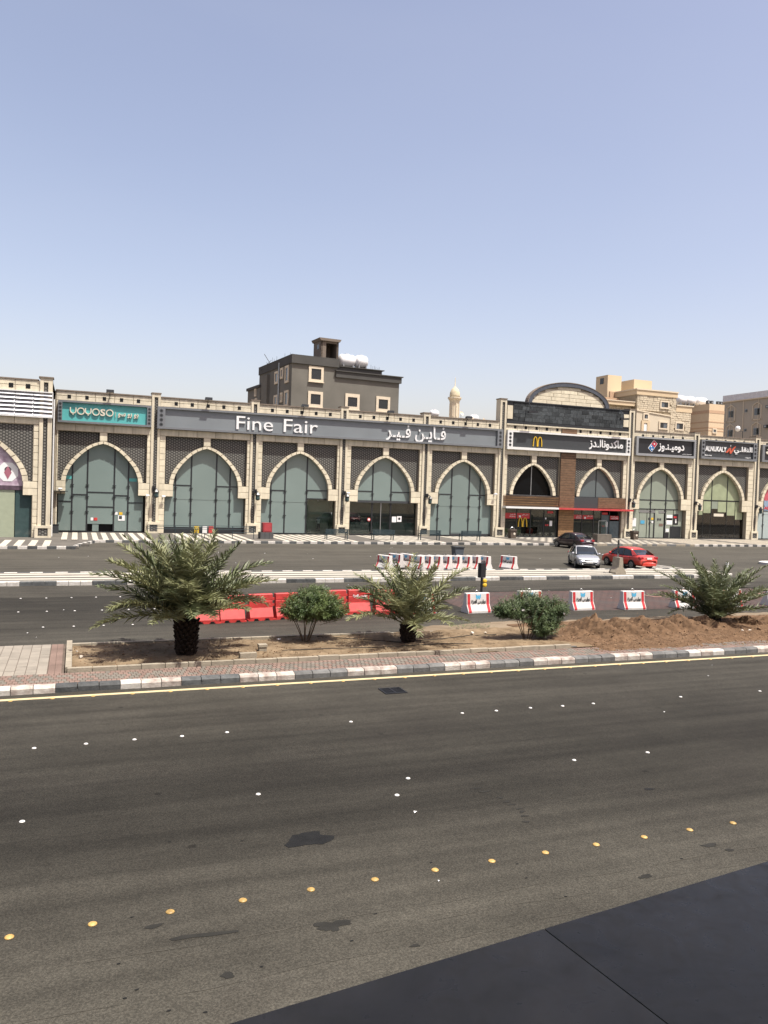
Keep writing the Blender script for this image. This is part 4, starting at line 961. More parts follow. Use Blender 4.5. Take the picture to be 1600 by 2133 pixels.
lx = -.78; cz = 11.23
for ch in 'YOYOSO':
    b = MB()
    if ch == 'O': b.prism(ring(lx+.31, cz-.0, .33, .24), YL1-.03, YL0); adv = .66
    elif ch == 'Y':
        b.prism(ring(lx+.27, cz+.02, .28, .19, math.pi, 2*math.pi, 14), YL1-.03, YL0); b.box(lx-.01, lx+.08, YL1-.03, YL0, cz+.02, cz+.30); b.box(lx+.46, lx+.55, YL1-.03, YL0, cz+.02, cz+.30)
        b.box(lx+.225, lx+.315, YL1-.03, YL0, cz-.36, cz-.24); adv = .62
    else:
        lettering('S', lx+.02, lx+.46, cz-.32, cz+.32, YL0, YL1-.03, CREAM, s0, bold=.03); lx += .53; continue
    b.build('letter', CREAM, s0, True); lx += adv
MB().box(3.12, 3.15, YL1, YL0, 10.85, 11.35).build('divider', CREAM, s0, True)
lettering(arab('يو يو سو'), 3.35, 5.15, 10.85, 11.3, YL0, YL1-.02, CREAM, s0, bold=.03)
s1 = sign('very long grey shop sign with large white English and Arabic letters', 6.85, 43.78, 10.06, 12.13, 7.56, 43.08, 10.25, 11.95, SIGNG, SIGNP, CHAR)
lettering('Fine', 14.28, 17.9, 10.42, 11.72, YL0, YL1-.03, WHITE, s1, bold=.0); lettering('Fair', 18.98, 22.5, 10.42, 11.72, YL0, YL1-.03, WHITE, s1, bold=.0)
lettering(arab('فـايـن فـيـر'), 29.9, 36.8, 10.15, 11.92, YL0, YL1-.03, WHITE, s1, bold=.012)
s2 = sign('dark grey shop sign in a white frame with golden arches and white Arabic letters', 44.35, 61.0, 10.0, 12.12, 45.03, 60.43, 10.28, 11.92, SIGNW, CHAR, CHAR)
golden_m(48.3, 10.47, 1.2, 1.12, 77.14, YEL, s2, 'arches_emblem'); lettering(arab('ماكدونالـدز'), 55.25, 60.0, 10.5, 11.72, YL0, YL1, WHITE, s2, bold=.018)
s3 = sign('black shop sign in a light grey frame with a red and blue domino emblem', 61.85, 70.78, 10.12, 12.4, 62.15, 70.55, 10.4, 12.18, mat('light_grey_frame', (.33, .34, .35), .4, metal=.2, var=.05), INK, None)
lettering(arab('دوميـنـوز'), 65.2, 69.1, 10.72, 11.72, YL0, YL1, WHITE, s3, bold=.02)
M_ = Matrix.Translation((64.4, 0, 11.4)) @ Matrix.Rotation(R(-45), 4, 'Y')
def dm(w_, h, off, y0, y1, m, nm):
    b = MB(); b.box(-w_+off[0], w_+off[0], y0, y1, -h+off[1], h+off[1], Matrix.Translation((64.4, 0, 11.36)) @ Matrix.Rotation(R(38), 4, 'Y')); return b.build(nm, m, s3, True)
dm(.36, .66, (0, 0), 77.20, YL0, WHITE, 'emblem_border'); dm(.31, .295, (0, .31), 77.185, 77.199, mat('emblem_red', (.5, .03, .06), .4), 'emblem_tile'); dm(.31, .295, (0, -.31), 77.185, 77.199, mat('emblem_blue', (.02, .16, .42), .4), 'emblem_tile')
def dot(u, v):
    P_ = Matrix.Rotation(R(38), 4, 'Y') @ Vector((u, 0, v)); MB().lathe((64.4+P_.x, 77.17, 11.36+P_.z), [(.095, 0), (.095, .014)], 12, 'y').build('emblem_dot', WHITE, s3, True)
dot(0, .31); dot(-.14, -.22); dot(.13, -.40)
lettering(arab('توصيل مجاني'), 68.9, 70.3, 10.52, 10.64, YL0, YL1+.06, WHITE, s3, split=False, name='small_lettering')
s4 = sign('dark grey shop sign with white italic capitals and a red zigzag mark', 71.7, 80.68, 10.18, 12.53, 72.22, 80.1, 10.43, 12.38, SIGNG, CHAR, INK, 4)
V_ = lettering('ALNUKALY', 72.4, 75.75, 11.15, 11.78, YL0, YL1, WHITE, s4, bold=.02)
lettering(arab('النقلـي'), 77.0, 80.0, 10.95, 11.95, YL0, YL1, WHITE, s4, bold=.02)
b = MB(); b.prism([(75.7, 11.1), (75.95, 11.1), (76.45, 11.62), (76.2, 11.62)], YL1, YL0).prism([(76.2, 11.62), (76.45, 11.75), (76.5, 11.0), (76.3, 11.0)], YL1-.01, YL0).prism([(76.35, 11.0), (76.52, 11.0), (77.25, 11.95), (76.95, 11.8)], YL1-.02, YL0)
b.build('zigzag_mark', mat('orange_red', (.55, .10, .05), .4), s4, True)
MB().lathe((76.45, 77.17, 12.0), [(.09, 0), (.09, .05)], 10, 'y').build('mark_dot', WHITE, s4, True)
lettering('@alnukaly', 72.4, 73.5, 10.55, 10.72, YL0, YL1+.06, WHITE, s4, split=False, name='small_lettering'); lettering(arab('عطورات'), 78.9, 79.9, 10.5, 10.7, YL0, YL1+.06, WHITE, s4, split=False, name='small_lettering')
s5 = sign('black shop sign cut off by the right edge of the photo', 81.6, 90.6, 10.2, 12.4, 82.0, 90.2, 10.45, 12.2, SIGNG, INK, None)
lettering(arab('العـربيـة'), 82.35, 88, 10.9, 11.9, YL0, YL1, CREAM, s5, bold=.035)

# ------------------------------------------------------------------ forward wing at the left
YW = 70.5
W_ = thing('arcade_wing', 'projecting cream stone wing of the arcade at the left edge with a louvred fascia', 'building', (-8, YW+.1, 0))
wc, whw = -7.32, 3.15
b = MB(); b.box(-16, -2.05, YW+.05, 78.0, 9.35, 12.95).box(-3.45, -2.05, YW+.05, 78.3, .1, 9.4).box(-16, -11.0, YW+.05, 78, .1, 9.4).box(-2.35, -2.05, YW+.05, 78.2, .1, 12.95)
b.box(-4.15, -3.4, YW+.05, YW+.4, 3.6, 4.72)
ww = b.build('wall', LIME_D, W_, True)
def wst(x0, x1, z0, z1, nm='wall_stone', yf=YW):
    o = stone(x0, x1, z0, z1, W_, nm, yf=yf); 
    if o: o.location = ((x0+x1)/2-W_.location.x, yf-W_.location.y, (z0+z1)/2)
for i in range(4):
    for j in range(2): wst(-10.5+1.88*i, -10.5+1.88*(i+1), 12.05+.45*j, 12.05+.45*(j+1))
for i in range(8): wst(-3.43, -2.98, 4.75+.58*i, 4.75+.58*(i+1), 'pier_stone')
for i in range(6): wst(-3.43, -2.98, .15+.58*i, .15+.58*(i+1), 'pier_stone')
for j in range(2): wst(-4.15, -2.98, 3.6+.57*j, 3.6+.57*(j+1), 'impost_stone')
for i in range(4): wst(-10.5+1.88*i, -10.5+1.88*(i+1), 9.38, 9.98)
MB().box(-16, -3.1, YW-.06, 78.1, 12.95, 13.05).build('coping', COPE, W_, True)
for x in (-3.9, -5.15, -6.5): MB().box(x-.17, x+.17, YW-.015, YW+.02, 12.25, 12.62).build('vent', BLACK, W_, True)
b = MB(); b.box(-3.0, -2.72, YW-.12, 71.4, 1.1, 13.2).box(-2.38, -2.05, YW-.12, 71.4, 1.1, 13.2).box(-2.72, -2.38, YW-.11, 71.4, 12.85, 13.2).box(-2.8, -2.2, YW+.1, 71.3, 1.1, 13.2).box(-3.2, -1.95, YW-.25, 71.4, .1, .3).box(-3.2, -1.95, YW-.25, 71.4, .95, 1.15).box(-3.2, -2.95, YW-.24, 71.4, .3, .95).box(-2.2, -1.95, YW-.24, 71.4, .3, .95)
pw = b.build('pilaster', LIME_S, W_, True); MB().box(-2.72, -2.38, YW, YW+.08, 1.1, 12.85).build('lattice_strip', LATT, pw, True); MB().box(-2.95, -2.2, YW-.18, YW, .3, .95).build('lattice_block', LATT, pw, True)
MB().box(-3.1, -1.98, YW-.2, 71.5, 13.2, 13.3).build('cap', COPE, pw, True)
co, ci = arch_curve(wc, whw+.42, 4.72, 8.55, 28), arch_curve(wc, whw, 4.72, 8.25, 28)
ring_w = MB().prism(co+list(reversed(ci)), YW+.05, YW+.3).build('arch', LIME_D, W_, True)
for sgn in (-1, 1):
    for k in range(9):
        P2 = []
        for t in [k/9+.006, (k+.5)/9, (k+1)/9-.006]: q = tabi(t); P2.append((wc+sgn*(whw-.01)*q[0], 4.72+3.52*q[1]))
        for t in [(k+1)/9-.006, (k+.5)/9, k/9+.006]: q = tabi(t); P2.append((wc+sgn*(whw+.42)*q[0], 4.72+3.83*q[1]))
        MB().prism(P2 if sgn < 0 else P2[::-1], YW, YW+.28).build('arch_stone', LIME, ring_w, True)
hf = co[14*2:]
MB().prism(hf+[(-3.45, 4.72), (-3.45, 9.38), (wc, 9.38)], YW+.14, YW+.26).build('lattice_panel', LATT, W_, True); MB().prism(list(reversed(co[:29]))+[(-11.1, 4.72), (-11.1, 9.38), (wc, 9.38)], YW+.14, YW+.26).build('lattice_panel', LATT, W_, True)
PINK = mat('pink_floral_print', (.30, .20, .27), .5, scale=2.6, col2=(.62, .52, .60), detail=7)
pc = [(x, z) for x, z in arch_curve(wc, whw+.1, 4.35, 8.3, 20)]
MB().prism(pc, YW+.31, YW+.33).build('poster', PINK, W_, True)
MB().prism([(-11, 4.0), (-3.9, 4.0), (-3.9, 4.35), (-11, 4.35)], YW+.32, YW+.34).build('poster_band', mat('dark_mauve', (.08, .05, .07), .5, var=.5), W_, True)
oc = [(-5.28+.82*math.cos(math.pi/8+math.pi/4*i), 5.45+.82*math.sin(math.pi/8+math.pi/4*i)) for i in range(8)]
MB().prism(oc, YW+.29, YW+.305).build('medallion', WHITE, W_, True)
b = MB(); b.prism([(-5.28, 4.85), (-5.0, 5.4), (-5.28, 5.95), (-5.56, 5.4)], YW+.275, YW+.288); b.build('medallion_mark', mat('dusty_pink', (.35, .12, .16), .5), W_, True)
b = MB().lathe((-5.28, YW+.28, 5.62), [(.26, 0), (.26, .01)], 12, 'y'); b.build('medallion_mark', CHAR, W_, True)
MB().box(-11, -4.75, YW+.40, YW+.42, .15, 4.0).build('pane', mat('pale_olive_film', (.36, .40, .29), .3, var=.05), W_, True)
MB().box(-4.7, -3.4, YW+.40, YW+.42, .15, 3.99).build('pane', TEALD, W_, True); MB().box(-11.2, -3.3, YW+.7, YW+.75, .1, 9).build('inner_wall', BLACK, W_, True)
lv = thing('louvred_fascia', 'silver metal louvred fascia fixed over the left wing', 'louvre panel', (-6, YW-.1, 10))
b = MB().box(-14, -2.05, YW-.05, YW-.01, 10.0, 12.0); b.build('backing', mat('louvre_backing', (.30, .31, .34), .6), lv, True)
LOUV = mat('silver_louvre', (.62, .63, .66), .45, metal=.35, var=.08, scale=1)
for i in range(6):
    z0 = 10.05+.33*i
    for x0, x1 in ((-14, -10.05), (-10, -6.05), (-6, -4.85), (-4.8, -3.48), (-3.43, -2.05)):
        b = MB(); n0 = 0; b.prism([(YW-.24, z0+.03), (YW-.06, z0+.27), (YW-.04, z0+.27), (YW-.22, z0+.0)], x0, x1, 'x'); b.build('louvre_blade', LOUV, lv, True)
b = MB().box(-14, -2.0, YW-.26, YW-.05, 9.95, 10.03).box(-14, -2.0, YW-.26, YW-.05, 11.98, 12.06).box(-2.06, -2.0, YW-.26, YW-.05, 10, 12); b.build('frame', SIGNW, lv, True)
# side return wall of the wing with white downpipe
MB().tube([(-1.95, YW+.9, .2), (-1.95, YW+.9, 11.6)], .07, 8).build('downpipe', SIGNW, W_, True)

# ------------------------------------------------------------------ buildings behind the arcade
GB = thing('apartment_building', 'unfinished dark grey rendered apartment block with cream framed windows behind the arcade', 'building', (25.46, 100, 0), R(5))
e5 = MB().box(0, 15.6, 0, 14, 0, 19.7).box(0, 6.35, .0, 14, 19.7, 21.0).box(-.35, 0, 9.3, 12, 0, 20.5).box(-.5, 3, 12, 18, 0, 19.0)
e5.build('wall', GREYB, GB)
MB().box(-.12, 6.5, -.25, 14.1, 20.98, 22.0).box(-.14, 6.5, -.25, 14.1, 21.98, 22.1).build('parapet', GREYD, GB)
MB().box(6.1, 15.85, -.25, 14.1, 19.7, 20.58).box(6.5, 13.2, .6, 14, 20.58, 21.3).box(6.0, 16.05, -.4, 14.2, 20.5, 20.62).box(6.4, 13.5, .4, 14.1, 21.25, 21.35).box(-.7, 3, 12, 18.2, 19.0, 19.4).build('parapet', GREYD, GB)
def fwin(par, x0, x1, z0, z1, ix0, ix1, iz0, iz1, y=0, fm=CREAMW, gm=WINB, side=False):
    b = MB(); y0, y1 = y-.14, y+.02
    b.box(x0, ix0, y0, y1, z0, z1).box(ix1, x1, y0, y1, z0, z1).box(ix0, ix1, y0, y1, z0, iz0).box(ix0, ix1, y0, y1, iz1, z1).box(x0-.07, x1+.07, y0-.09, y1, z0-.1, z0)
    f = MB.build(b, 'window', fm, par)
    g_ = MB().box(ix0, ix1, y-.05, y+.01, iz0, iz1).build('pane', gm, f)
    return f, g_
for q in [(2.3, 4.37, 18.84, 20.84, 2.65, 4.03, 19.15, 20.52), (2.29, 4.36, 15.52, 17.57, 2.66, 4.03, 15.9, 17.22), (7.57, 9.66, 15.59, 17.7, 7.93, 9.32, 16.0, 17.25), (12.14, 14.24, 15.68, 17.7, 12.51, 13.91, 16.04, 17.32)]:
    fwin(GB, *q)
def swin(par, y0, y1, z0, z1, x=0, fm=CREAMW, gm=WINBL, t=.28):
    b = MB(); b.box(x-.12, x+.02, y0, y0+t, z0, z1).box(x-.12, x+.02, y1-t, y1, z0, z1).box(x-.12, x+.02, y0+t, y1-t, z0, z0+t).box(x-.12, x+.02, y0+t, y1-t, z1-t, z1)
    f = b.build('window', fm, par); MB().box(x-.04, x+.01, y0+t, y1-t, z0+t, z1-t).build('pane', gm, f)
for y0, y1, z0, z1 in [(1.05, 2.5, 18.6, 20.85), (3.3, 4.4, 19.35, 20.8), (5.3, 6.8, 18.9, 20.6), (.95, 2.5, 15.5, 17.6), (3.3, 4.2, 16.2, 17.5), (5.35, 6.85, 15.9, 17.4)]: swin(GB, y0, y1, z0, z1)
for y0, z0, z1 in [(13.2, 15.2, 17.6), (14.6, 15.0, 17.2), (13.6, 17.9, 19)]: swin(GB, y0, y0+.8, z0, z1, x=-.5, t=.2)
MB().tube([(-.12, 4.85, 12), (-.12, 4.85, 21.6)], .09, 6).build('drainpipe', STEEL, GB)
b = MB()  # roof stair tower
TW = mat('tower_render', (.20, .165, .135), .9, var=.1)
b.box(4.5, 4.75, 1.5, 4.2, 22, 24.6).box(6.85, 7.05, 1.5, 4.2, 20, 24.6).box(4.5, 7.05, 4.0, 4.2, 22, 24.6).box(4.5, 5.25, 1.5, 1.7, 22, 24.6).box(6.8, 7.05, 1.5, 1.7, 20, 24.6).box(5.25, 6.8, 1.5, 1.7, 24.35, 24.6).box(6.4, 7.05, 1.5, 3.5, 21.3, 22.1)
t_ = b.build('stair_tower', TW, GB); MB().prism([(4.4, 24.6), (7.15, 24.6), (7.35, 24.95), (4.2, 24.95)], 1.25, 4.4).build('tower_roof', TW, t_); MB().box(4.49, 4.51, 2.2, 2.9, 23.6, 24.2).build('tower_window', WINB, t_)
b = MB(); r_ = random.Random(2)
for x, y in [(.2, 9), (.2, 11), (.2, 7), (.25, 8.2), (.3, 3.8), (.3, 1.6), (3.2, .5), (4.0, .4), (12.2, 1), (12.5, 1), (12.9, 1), (13.1, 1.2), (11.9, 1.3), (12.3, 1.6)]:
    b.tube([(x, y, 20.6 if x > 8 else 22), (x+r_.uniform(-.12, .12), y+.1, (21.7 if x > 8 else 22.5)+r_.uniform(0, .45))], .02, 4)
b.tube([(.2, 9.5, 22), (-.3, 11, 23.6)], .04, 4).tube([(.1, 9, 22.5), (-.2, 13, 21.6)], .03, 4)
tag(b.build('rebar_stub', DARKM, GB), kind='stuff')
def roof_tank(x, y, z, r, L, rz, label):
    t = thing('water_tank', label, 'water tank', (x, y, z), rz, 'white tanks on flat roofs')
    MB().lathe((0, 0, r+.3), [(r*.3, -L/2), (r*.8, -L/2+.15), (r, -L/2+.4), (r*.97, 0), (r, L/2-.4), (r*.8, L/2-.15), (r*.3, L/2)], 18, 'x').build('body', TANK, t, smooth=True)
    for s_ in (-1, 1):
        MB().box(s_*L*.28-.08, s_*L*.28+.08, -r*.8, r*.8, 0, r*.9).build('cradle', STEEL, t)
    MB().lathe((0, 0, r*2+.25), [(.3, 0), (.3, .12), (.1, .16)], 12).build('hatch', TANK, t)
    return t
MG = Matrix.Rotation(R(5), 4, 'Z')
for lx_, ly, L, lab in [(8.75, 2.6, 2.5, 'left white round water tank on the dark grey building roof'), (10.7, 2.2, 1.9, 'right white round water tank on the dark grey building roof')]:
    p = MG @ Vector((lx_, ly, 0)); roof_tank(25.46+p.x, 100+p.y, 21.3, .86, L, R(5), lab)
# mosque minaret and roof clutter
mn = thing('minaret', 'slim cream minaret with domed top and finial far behind the arcade', 'minaret', (68.45, 140, 0))
MB().lathe((0, 0, 0), [(1.0, 0), (1.0, 19.2), (.92, 19.6), (.92, 22.4), (1.05, 22.9), (1.35, 23.3), (1.35, 23.55), (1.0, 23.6)], 12).build('shaft', BEIGE, mn)
for k in range(8):
    a = 2*math.pi*k/8; MB().box(-.09, .09, .88, 1.02, 19.8, 22.4, Matrix.Rotation(a, 4, 'Z')).build('column', CREAMW, mn)
MB().lathe((0, 0, 0), [(1.0, 23.55), (1.02, 23.9), (.95, 24.5), (.7, 25.1), (.3, 25.5), (.08, 25.75), (.05, 27.3), (.01, 27.5)], 14).build('dome', mat('cream_dome', (.62, .54, .38), .8), mn, smooth=True)
mb_ = thing('low_roof_building', 'pale low rooftop seen between the grey block and the minaret', 'building', (66, 128, 0))
MB().box(-7, 12, 0, 12, 0, 15.5).box(2, 7, 1, 8, 15.5, 17.0).build('wall', BEIGE, mb_); MB().box(-7.1, 12.1, -.1, 12, 15.5, 15.7).build('parapet', CREAMW, mb_)
for x, y, r, lab in [(905, 858, .62, 'small white rooftop tank left of the minaret'), (988, 868, .62, 'small white rooftop tank right of the minaret')]:
    P0 = at(x, y, 127); t = roof_tank(P0.x, 127, P0.z-1.2, r, 1.7, 0, lab)
for x, y, rr_, lab in [(961, 862, .45, 'satellite dish just right of the minaret'), (984, 874, .42, 'satellite dish beside the right rooftop tank'), (1008, 876, .38, 'rightmost satellite dish beside the tall pilaster')]:
    P0 = at(x, y, 126); t = thing('satellite_dish', lab, 'satellite dish', (P0.x, 126, P0.z-1), R(20), 'satellite dishes on far roofs')
    Mx = Matrix.Translation((0, 0, 1)) @ Matrix.Rotation(R(60), 4, 'X'); d_ = MB(); d_.lathe((0, 0, 0), [(.02, 0), (rr_*.6, .05), (rr_, .16), (rr_*.98, .18), (rr_*.6, .08), (.01, .03)], 14)
    d_.v = [tuple(Mx @ Vector(v)) for v in d_.v]; d_.build('dish', CREAMW, t); MB().tube([(0, .05, 0), (0, .1, 1)], .04, 5).build('mast', STEEL, t)
at_ = thing('antenna', 'thin rooftop antenna right of the small white tank', 'antenna', (at(918, 872, 126).x, 126, 15.5)); MB().tube([(0, 0, 0), (0, 0, 2.6)], .03, 4).tube([(-.4, 0, 2.2), (.4, 0, 2.3)], .02, 4).build('mast', DARKM, at_)

# stone faced villa
VH = thing('stone_villa', 'sand coloured villa with split stone cladding and stair towers behind the arcade', 'building', (81, 97, 0))
W2 = lambda b, n, m, p=None: b.build(n, m, p or VH, True)
W2(MB().box(77.5, 84.95, 97, 112, 0, 21.2).box(84.95, 87.85, 97.02, 110, 0, 19.3).box(72.2, 77.5, 98, 112, 0, 18.9), 'wall', SANDJ)
W2(MB().box(72.0, 77.9, 97.2, 98.1, 18.75, 19.35).box(77.4, 85.05, 96.8, 112, 20.5, 21.2), 'cornice', TANW)
W2(MB().box(77.3, 85.15, 96.7, 112.1, 21.2, 21.38).box(84.9, 88.2, 96.75, 110, 19.3, 19.48).box(71.9, 78.0, 97.1, 98.1, 19.3, 19.42), 'coping', CREAMW)
W2(MB().box(84.9, 87.95, 96.86, 97.3, 18.4, 19.3), 'cornice', TANW)
W2(MB().prism([(77.5, 13), (83.75, 13), (83.75, 17.55), (77.5, 18.05)], 96.82, 97.2), 'smooth_wall', BEIGE); W2(MB().prism([(77.5, 18.05), (83.85, 17.55), (83.85, 17.72), (77.5, 18.22)], 96.72, 97.2), 'string_course', CREAMW)
rs = random.Random(4)
def stonefield(x0, x1, z0, z1, skip):
    b = MB(); j = 0; z = z0
    while z < z1-.05:
        x = x0-(.3 if j % 2 else 0)
        while x < x1:
            w_ = rs.uniform(.45, .75); xa, xb = max(x, x0), min(x+w_, x1)
            if xb-xa > .12 and not any(a-.05 < (xa+xb)/2 < c_+.05 and d-.05 < z+.14 < e_+.05 for a, c_, d, e_ in skip):
                q = rs.uniform(0, .06); b.box(xa+.02, xb-.02, 96.93-q, 97.05, z+.02, z+.28)
            x += w_
        z += .30; j += 1
    return b
ws = [(81.68, 83.67, 18.75, 19.85), (84.85, 86.5, 15.55, 16.85)]
o = W2(stonefield(77.6, 84.9, 17.6, 20.5, ws+[(77, 83.8, 13, 18.1)]), 'split_stone', SANDS); tag(o, kind='stuff')
o = W2(stonefield(83.9, 87.8, 13.2, 18.4, ws), 'split_stone', SANDS); tag(o, kind='stuff')
b = stonefield(72.3, 77.4, 16.8, 18.7, []); b.v = [(x, y+1.0, z) for x, y, z in b.v]; tag(W2(b, 'split_stone', SANDS), kind='stuff')
def wwin(par, x0, x1, z0, z1, y, n=2, fm=CREAMW, t=.22):
    b = MB(); b.box(x0-t, x0, y-.14, y+.1, z0-t, z1+t).box(x1, x1+t, y-.14, y+.1, z0-t, z1+t).box(x0, x1, y-.14, y+.1, z0-t, z0).box(x0, x1, y-.14, y+.1, z1, z1+t)
    f = b.build('window', fm, par, True)
    for k in range(n): MB().box(x0+(x1-x0)*k/n+.03, x0+(x1-x0)*(k+1)/n-.03, y-.06, y-.03, z0+.03, z1-.03).build('pane', [WINB, WINBL, WINB][(k+int(x0)) % 3], f, True)
    MB().box(x0, x1, y-.03, y+.05, z0, z1).build('window_frame', STEEL, f, True)
wwin(VH, 82.0, 83.27, 18.9, 19.68, 96.9); wwin(VH, 78.88, 79.5, 16.98, 17.6, 96.82, 2); wwin(VH, 81.86, 83.2, 15.75, 16.57, 96.82); wwin(VH, 85.05, 86.3, 15.8, 16.67, 96.95)
b = MB(); b.box(78.4, 78.85, 96.68, 96.85, 13.5, 16.7).box(79.45, 79.9, 96.68, 96.85, 13.5, 16.7).box(78.85, 79.45, 96.68, 96.85, 16.3, 16.7); W2(b, 'niche_frame', TANW)
W2(MB().prism([(78.85, 13.5), (79.45, 13.5)]+[(79.15+.3*math.cos(a), 15.9+.35*math.sin(a)) for a in [math.pi*i/8 for i in range(9)]], 96.75, 96.84), 'niche', WHITE)
W2(MB().box(76.7+.0, 79.3, 103, 106, 18, 24.1), 'stair_tower', TANW); W2(MB().box(81.7, 85.2, 103, 108, 20, 23.8).box(79.6, 81.7, 107, 108, 20, 23.4), 'roof_room', TANW); W2(MB().box(72.4, 78.3, 101, 101.3, 18.5, 20.3).box(76.5, 82, 102, 102.3, 20, 21.4), 'roof_wall', TAND)
W2(MB().box(76.66, 76.71, 104, 104.9, 22.8, 23.7), 'pane', WINB)
for x, lab in ((1250, 'left small arched rooftop pipe on the villa roof'), ):
    P0 = at(x, 828, 101); t = MB().tube([(P0.x-.35, 101, P0.z-1)]+[(P0.x-.35*math.cos(a), 101, P0.z-.3+.35*math.sin(a)) for a in [math.pi*i/8 for i in range(9)]]+[(P0.x+.35, 101, P0.z-1)], .04, 5).build('vent_pipe', STEEL); tag(t, 'arched vent pipe on the villa roof beside the round gable', 'vent pipe')
# tan banded block
TB = thing('tan_building', 'peach coloured block with reddish bands and rooftop tanks between villa and grey-beige block', 'building', (108, 115, 0))
W2(MB().box(108.4, 112, 115, 128, 0, 22.9), 'wall', mat('peach_render', (.72, .57, .39), .9, var=.04), TB)
for z0, z1 in ((21.2, 21.75), (19.5, 19.68), (18.4, 18.6), (17.9, 18.05)): W2(MB().box(108.37, 112.03, 114.97, 128, z0, z1), 'band', TAND, TB)
wwin(TB, 109.5, 110.1, 17.7, 18.2, 115, 1)
tq = [(104.6, 2.0, 'leftmost long white tank on the peach building roof'), (106.6, 2.4, 'second long white tank on the peach building roof'), (109.3, 2.6, 'rightmost long white tank on the peach building roof')]
for x, L, lab in tq: roof_tank(x+1.2, 119.5, 22.7, .8, L, 0, lab)
W2(MB().box(103.8, 108.4, 121, 128, 0, 22.4), 'wall', TANW, TB)
ac = None
for k, x in enumerate((1484, 1492, 1505, 1511)):
    P0 = at(x-7, 838, 115.3)
    t = thing('air_conditioner', ['leftmost', 'second', 'third', 'rightmost'][k]+' dark outdoor cooling unit on the peach roof edge', 'air conditioner', (P0.x, 115.4, 22.9), 0, 'cooling units on the peach roof')
    MB().box(-.25, .25, 0, .4, 0, .65).build('case', CHAR, t); MB().lathe((0, -.02, .33), [(.18, 0), (.18, .03)], 10, 'y').build('fan_grille', STEEL, t)
# grey-beige block at the far right, side wall towards us
GR = thing('side_building', 'greyish beige three storey block with arched window mouldings at the right edge', 'building', (130.8, 125, 0))
W2(MB().box(130.81, 150, 112, 135.2, 0, 26.6), 'wall', GBEI, GR); W2(MB().box(130.55, 150, 111.8, 135.4, 26.4, 26.62), 'cornice', CREAMW, GR); W2(MB().box(130.9, 131.0, 112, 135, 26.62, 27.95), 'roof_screen', mat('pale_roof_screen', (.70, .70, .72), .6), GR)
def xwin(par, y0, y1, z0, z1, X, moulding=True):
    b = MB(); b.box(X-.06, X+.05, y0, y1, z0, z1); f = b.build('window', STEEL, par, True)
    ym = (y0+y1)/2
    MB().box(X-.09, X-.07, y0+.05, ym-.06, z0+.08, z1-.08).build('pane', WINB, f, True); MB().box(X-.09, X-.07, ym+.06, y1-.05, z0+.08, z1-.08).build('pane', WINBL, f, True)
    if moulding:
        mo = MB(); mo.box(X-.12, X+.05, y0-.55, y0-.3, z0-.9, z1+.6).box(X-.12, X+.05, y1+.3, y1+.55, z0-.9, z1+.6).box(X-.12, X+.05, y0-.6, y1+.6, z0-.95, z0-.75)
        mo.prism([(y0-.55, z1+.6), (ym, z1+1.35), (y1+.55, z1+.6), (y1+.3, z1+.55), (ym, z1+1.1), (y0-.3, z1+.55)], X-.12, X+.05, 'x'); mo.build('moulding', BEIGE, f, True)
for z in (23.0, 18.9, 14.8):
    for y in (124.7, 131.7, 117.7): xwin(GR, y, y+1.35, z, z+1.5, 130.81)
    for y in (127.9, 121): xwin(GR, y, y+.7, z+.85, z+1.5, 130.81, False)
for z0, y0 in ((24.2, 122.3), (20.2, 122.6)):
    P0 = Vector((130.3, y0, z0)); t = thing('air_conditioner', ('upper' if z0 > 22 else 'lower')+' wall cooling unit on the greyish beige building at the right edge', 'air conditioner', P0, 0, 'cooling units on the side wall')
    MB().box(-.1, .45, -.4, .4, 0, .6).build('case', CHAR, t); MB().lathe((-.12, 0, .3), [(.22, 0), (.22, .03)], 10, 'x').build('fan_grille', STEEL, t)
for k, y in enumerate((113.5, 116.5, 119.5, 125, 129, 132.5)): W2(MB().box(130.72, 130.82, y-.1, y+.1, 0, 26.3), 'pilaster_strip', BEIGE, GR)
# globe lamp behind the parapet
P0 = at(1537, 893, 85); lp = thing('globe_lamp', 'white globe lamp rising behind the parapet at the right', 'lamp', (P0.x, 85, 0))
MB().lathe((0, 0, P0.z-.0), [(.05, -.38), (.25, -.3), (.36, 0), (.25, .3), (.03, .38)], 14).build('globe', TANK, lp, smooth=True); MB().tube([(.9, 0, 0), (.9, 0, P0.z-.3)], .05, 6).tube([(.9, 0, P0.z-.3), (0, 0, P0.z-.35)], .03, 5).build('pole', DARKM, lp)

